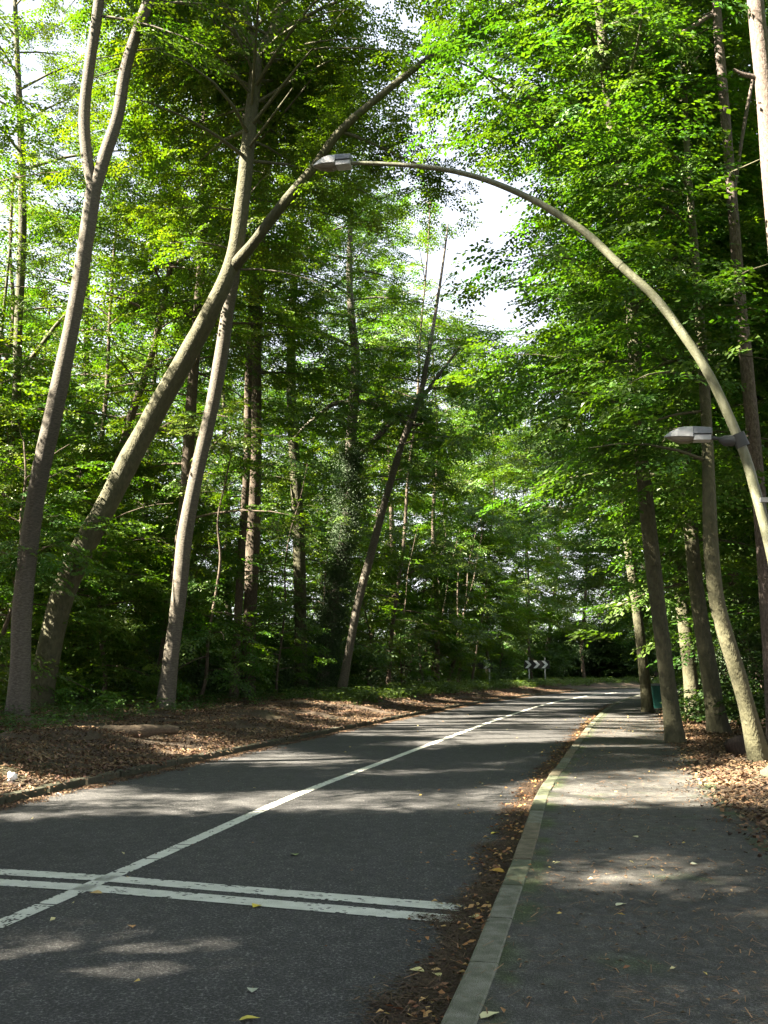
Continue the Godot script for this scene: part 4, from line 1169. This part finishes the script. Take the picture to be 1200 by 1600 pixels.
	for p in spots:
		tree("woodland_tree", ranked("slender tree deep in the wood", p[0], p[1]), [straight(p[0], p[1], r.randf_range(18, 24) + (p[1] * 0.07 if p[0] > -1.0 else 0.0), r.randf_range(0.13, 0.26), Vector2(r.randfn(0.02, 0.04), r.randfn(0, 0.03)), r)], [], {"sd": 300 + int(p[1]) + int(p[0]) * 3 + 60, "bark": B.brown if r.randf() < 0.6 else B.moss, "h0": r.randf_range(3.0, 6.0), "limbs": 34, "sprays": 16, "reach": r.randf_range(4.2, 5.4), "tint": [lime, mid, deep][r.randi() % 3], "sides": 10, "size": 1.2 + 0.006 * p[1]}, "trees deep in the left wood")
	# and right
	spots = [[11.0, 20], [10.5, 26], [12.5, 33], [14.5, 40], [12.5, 44.5], [17.5, 48], [19.5, 56], [17.2, 53.5], [24, 62], [27, 70], [33, 74], [13.5, 27], [16, 34]]
	spots.sort_custom(by_depth)
	for p in spots:
		tree("woodland_tree", ranked("dark leafy tree", p[0], p[1]), [straight(p[0], p[1], r.randf_range(16, 22), r.randf_range(0.13, 0.24), Vector2(r.randfn(-0.03, 0.03), r.randfn(0, 0.03)), r)], [], {"sd": 500 + int(p[1]) + int(p[0]) * 3, "bark": B.moss if r.randf() < 0.5 else B.brown, "h0": r.randf_range(2.0, 4.0), "limbs": 44, "sprays": 24, "reach": r.randf_range(3.8, 4.8), "tint": deep, "sides": 10, "size": 1.1 + 0.005 * p[1]}, "trees behind the footpath")
	# beside and behind the viewer: they throw the shade on the near road
	spots = [[-9.5, 6.3], [-13, 3], [-11, 15], [-16.5, 11.5], [-19, 4], [-10, -4], [-16, -3], [-15, 18], [-21, 14], [-24, 8], [9.5, 9], [9.8, 2.5], [-22, -2]]
	for p in spots:
		tree("woodland_tree", "tall leafy tree beside the near road, casting the shade on it", [straight(p[0], p[1], r.randf_range(19, 24), r.randf_range(0.18, 0.28), Vector2(r.randfn(0, 0.03), r.randfn(0, 0.03)), r)], [], {"sd": 700 + int(p[1]) + int(p[0]) * 3 + 90, "bark": B.grey, "h0": r.randf_range(5.0, 8.0), "limbs": 46, "sprays": 40, "reach": 5.4, "tint": mid, "sides": 10, "size": 1.25}, "trees shading the near road")
	# shrubs
	var hc := Color(0.055, 0.105, 0.035)
	var k := 0
	spots = [[-11.5, 33, 2.4, 3.2], [-8.2, 37.5, 2.0, 2.8], [-15.5, 36, 2.6, 3.6], [-11.0, 42, 2.6, 4.2], [-6.4, 43, 2.2, 3.4], [-3.6, 48, 2.4, 3.6], [-16, 47, 3.0, 4.6], [-8.5, 50, 2.8, 4.4], [-1.8, 53, 2.3, 3.6], [-20, 55, 3.2, 4.8], [-13, 60, 3.2, 5.0], [-5, 60, 3.0, 4.6], [1.2, 60, 2.2, 3.2], [-25, 64, 3.6, 5.0], [-18, 72, 3.6, 5.2], [-9, 72, 3.6, 5.2], [0, 72, 3.0, 4.2], [4.5, 77, 2.6, 3.4], [8.5, 82, 2.8, 3.4], [13.5, 87, 3.0, 3.6], [-13.5, 41, 2.4, 3.4], [-16.5, 58, 3.4, 4], [-20, 66, 3.6, 4.5]]
	spots.sort_custom(by_depth)
	for p in spots:
		bush("holly_bush", ranked("dark green bush", p[0], p[1]), p[0], p[1], p[2], p[3], int(170 * p[2] * p[3] / 6.0), hc * r.randf_range(0.8, 1.4), 800 + k, "bushes in the left wood", 1.2 + p[1] * 0.008)
		k += 1
	spots = [[20.5, 95, 4.5, 6.0], [27, 97, 4.5, 6.5], [34, 99, 5.0, 6.5], [42, 103, 5.0, 6.0], [15.5, 99, 4.0, 5.5], [50, 105, 5, 6], [10, 104, 4, 5], [3, 100, 4, 5], [-4, 98, 4, 5], [-12, 95, 4, 5], [-20, 92, 4, 5], [-29, 88, 4, 5], [60, 107, 5, 6], [24, 104, 4.5, 6], [31, 107, 4.5, 6], [18, 107, 4.5, 6], [22.5, 99.5, 3.5, 4], [11, 93, 3.5, 5.5], [12.5, 97, 3.5, 6]]
	spots.sort_custom(by_depth)
	for p in spots:
		bush("holly_bush", ranked("big dark rounded far bush", p[0], p[1]), p[0], p[1], p[2], p[3], 1000, hc, 840 + k, "bushes behind the bend", 2.0)
		k += 1
	spots = [[9.6, 20, 1.6, 3.0], [9.4, 24.5, 1.6, 3.2], [10.8, 29, 1.8, 3.4], [11.4, 34.5, 1.6, 3.0], [8.9, 16.8, 1.3, 2.6], [13.5, 22.5, 2.4, 4.0], [14.5, 30, 2.6, 4.4], [16, 43, 2.6, 4.4], [13.8, 38.5, 1.6, 3.0], [19.5, 51, 2.6, 4.2]]
	spots.sort_custom(by_depth)
	for p in spots:
		bush("holly_bush", ranked("shaded bush", p[0], p[1]), p[0], p[1], p[2], p[3], int(200 * p[2] * p[3] / 5.0), hc * r.randf_range(0.7, 1.2), 870 + k, "bushes behind the footpath", 1.15)
		k += 1

func far_wood():
	var r := RandomNumberGenerator.new()
	r.seed = 3131
	var where := []
	var tint := PackedColorArray()
	for k in 4200:
		var x := r.randf_range(-120.0, 150.0)
		var d := r.randf_range(112.0, 140.0)
		var top := 11.0 + 7.0 * hump.get_noise_2d(x * 1.2, d * 0.6)
		var p := V(x, pow(r.randf(), 0.8) * top - 0.3, d)
		var s := r.randf_range(3.0, 5.0)
		where.append(Transform3D((Basis(Vector3.UP, r.randf() * TAU) * Basis(Vector3(1, 0, 0), r.randfn(0, 0.4))).scaled(Vector3(s, s, s)), p))
		var g := r.randf_range(0.6, 1.3)
		tint.append(Color(0.06 * g, 0.115 * g, 0.035 * g))
	tag(many("far_wood", HOLLY, where, tint, self), "distant dark green wood closing the view behind all the trunks", "wood")

func ivy(root: Node3D, stem: Array, y0: float, y1: float):
	var line := smooth_line(to4(stem), 8)
	var r := RandomNumberGenerator.new()
	r.seed = 55
	var where := []
	var tint := PackedColorArray()
	for q in line:
		if q.y < y0 or q.y > y1: continue
		for j in 34:
			var a := r.randf() * TAU
			var rad: float = q.w + absf(r.randfn(0.04, 0.2))
			where.append(Transform3D((Basis(Vector3.UP, -a) * Basis(Vector3(0, 0, 1), r.randfn(-1.0, 0.3))).scaled(Vector3.ONE * r.randf_range(0.8, 1.2)), Vector3(q.x + cos(a) * rad, q.y + r.randfn(0, 0.2), q.z + sin(a) * rad)))
			var g := r.randf_range(0.7, 1.3)
			tint.append(Color(0.04 * g, 0.08 * g, 0.024 * g))
	many("ivy", HOLLY, where, tint, root)

func _ready():
	# camera
	var cam := Camera3D.new()
	cam.name = "camera"
	cam.position = Vector3(0, 1.55, 0)
	cam.rotation = Vector3(atan(245.0 / 1550.0), 0, 0)
	cam.fov = rad_to_deg(2.0 * atan(800.0 / 1550.0))
	cam.near = 0.05; cam.far = 4000.0
	cam.current = true
	add_child(cam)
	# sky and sun
	var sky_m := ProceduralSkyMaterial.new()
	sky_m.sky_top_color = Color(0.68, 0.71, 0.78)
	sky_m.sky_horizon_color = Color(0.93, 0.93, 0.95)
	sky_m.sky_curve = 0.16
	sky_m.ground_bottom_color = Color(0.25, 0.27, 0.2)
	sky_m.ground_horizon_color = Color(0.6, 0.64, 0.6)
	var env := Environment.new()
	env.background_mode = Environment.BG_SKY
	env.sky = Sky.new()
	env.sky.sky_material = sky_m
	env.tonemap_mode = Environment.TONE_MAPPER_LINEAR
	env.background_energy_multiplier = 0.22
	env.tonemap_exposure = 13.0
	env.sdfgi_enabled = true; env.ssao_enabled = true; env.ssil_enabled = true
	var we := WorldEnvironment.new()
	we.name = "world_environment"
	we.environment = env
	add_child(we)
	var sun := DirectionalLight3D.new()
	sun.name = "sun"
	sun.light_energy = 1.6
	sun.light_color = Color(1.0, 0.95, 0.86)
	sun.light_angular_distance = 0.53
	sun.shadow_enabled = true
	sun.look_at_from_position(Vector3.ZERO, Vector3(GROUND_X, -1.0, -GROUND_D), Vector3.UP)
	add_child(sun)
	# helpers' noise
	gap_rng.seed = 4242
	hump.seed = 7; hump.frequency = 0.09; hump.fractal_octaves = 3
	gapn.seed = 19; gapn.frequency = 0.8; gapn.fractal_octaves = 3
	materials()
	for k in 4: SPRAY.append(broad_spray(40 + k, false))
	PINE_TUFT = pine_tuft(4)
	HOLLY = shrub_spray(6)
	centre_line()
	setting()
	wood()
	far_wood()
	herbs()
	litter()
	furniture()
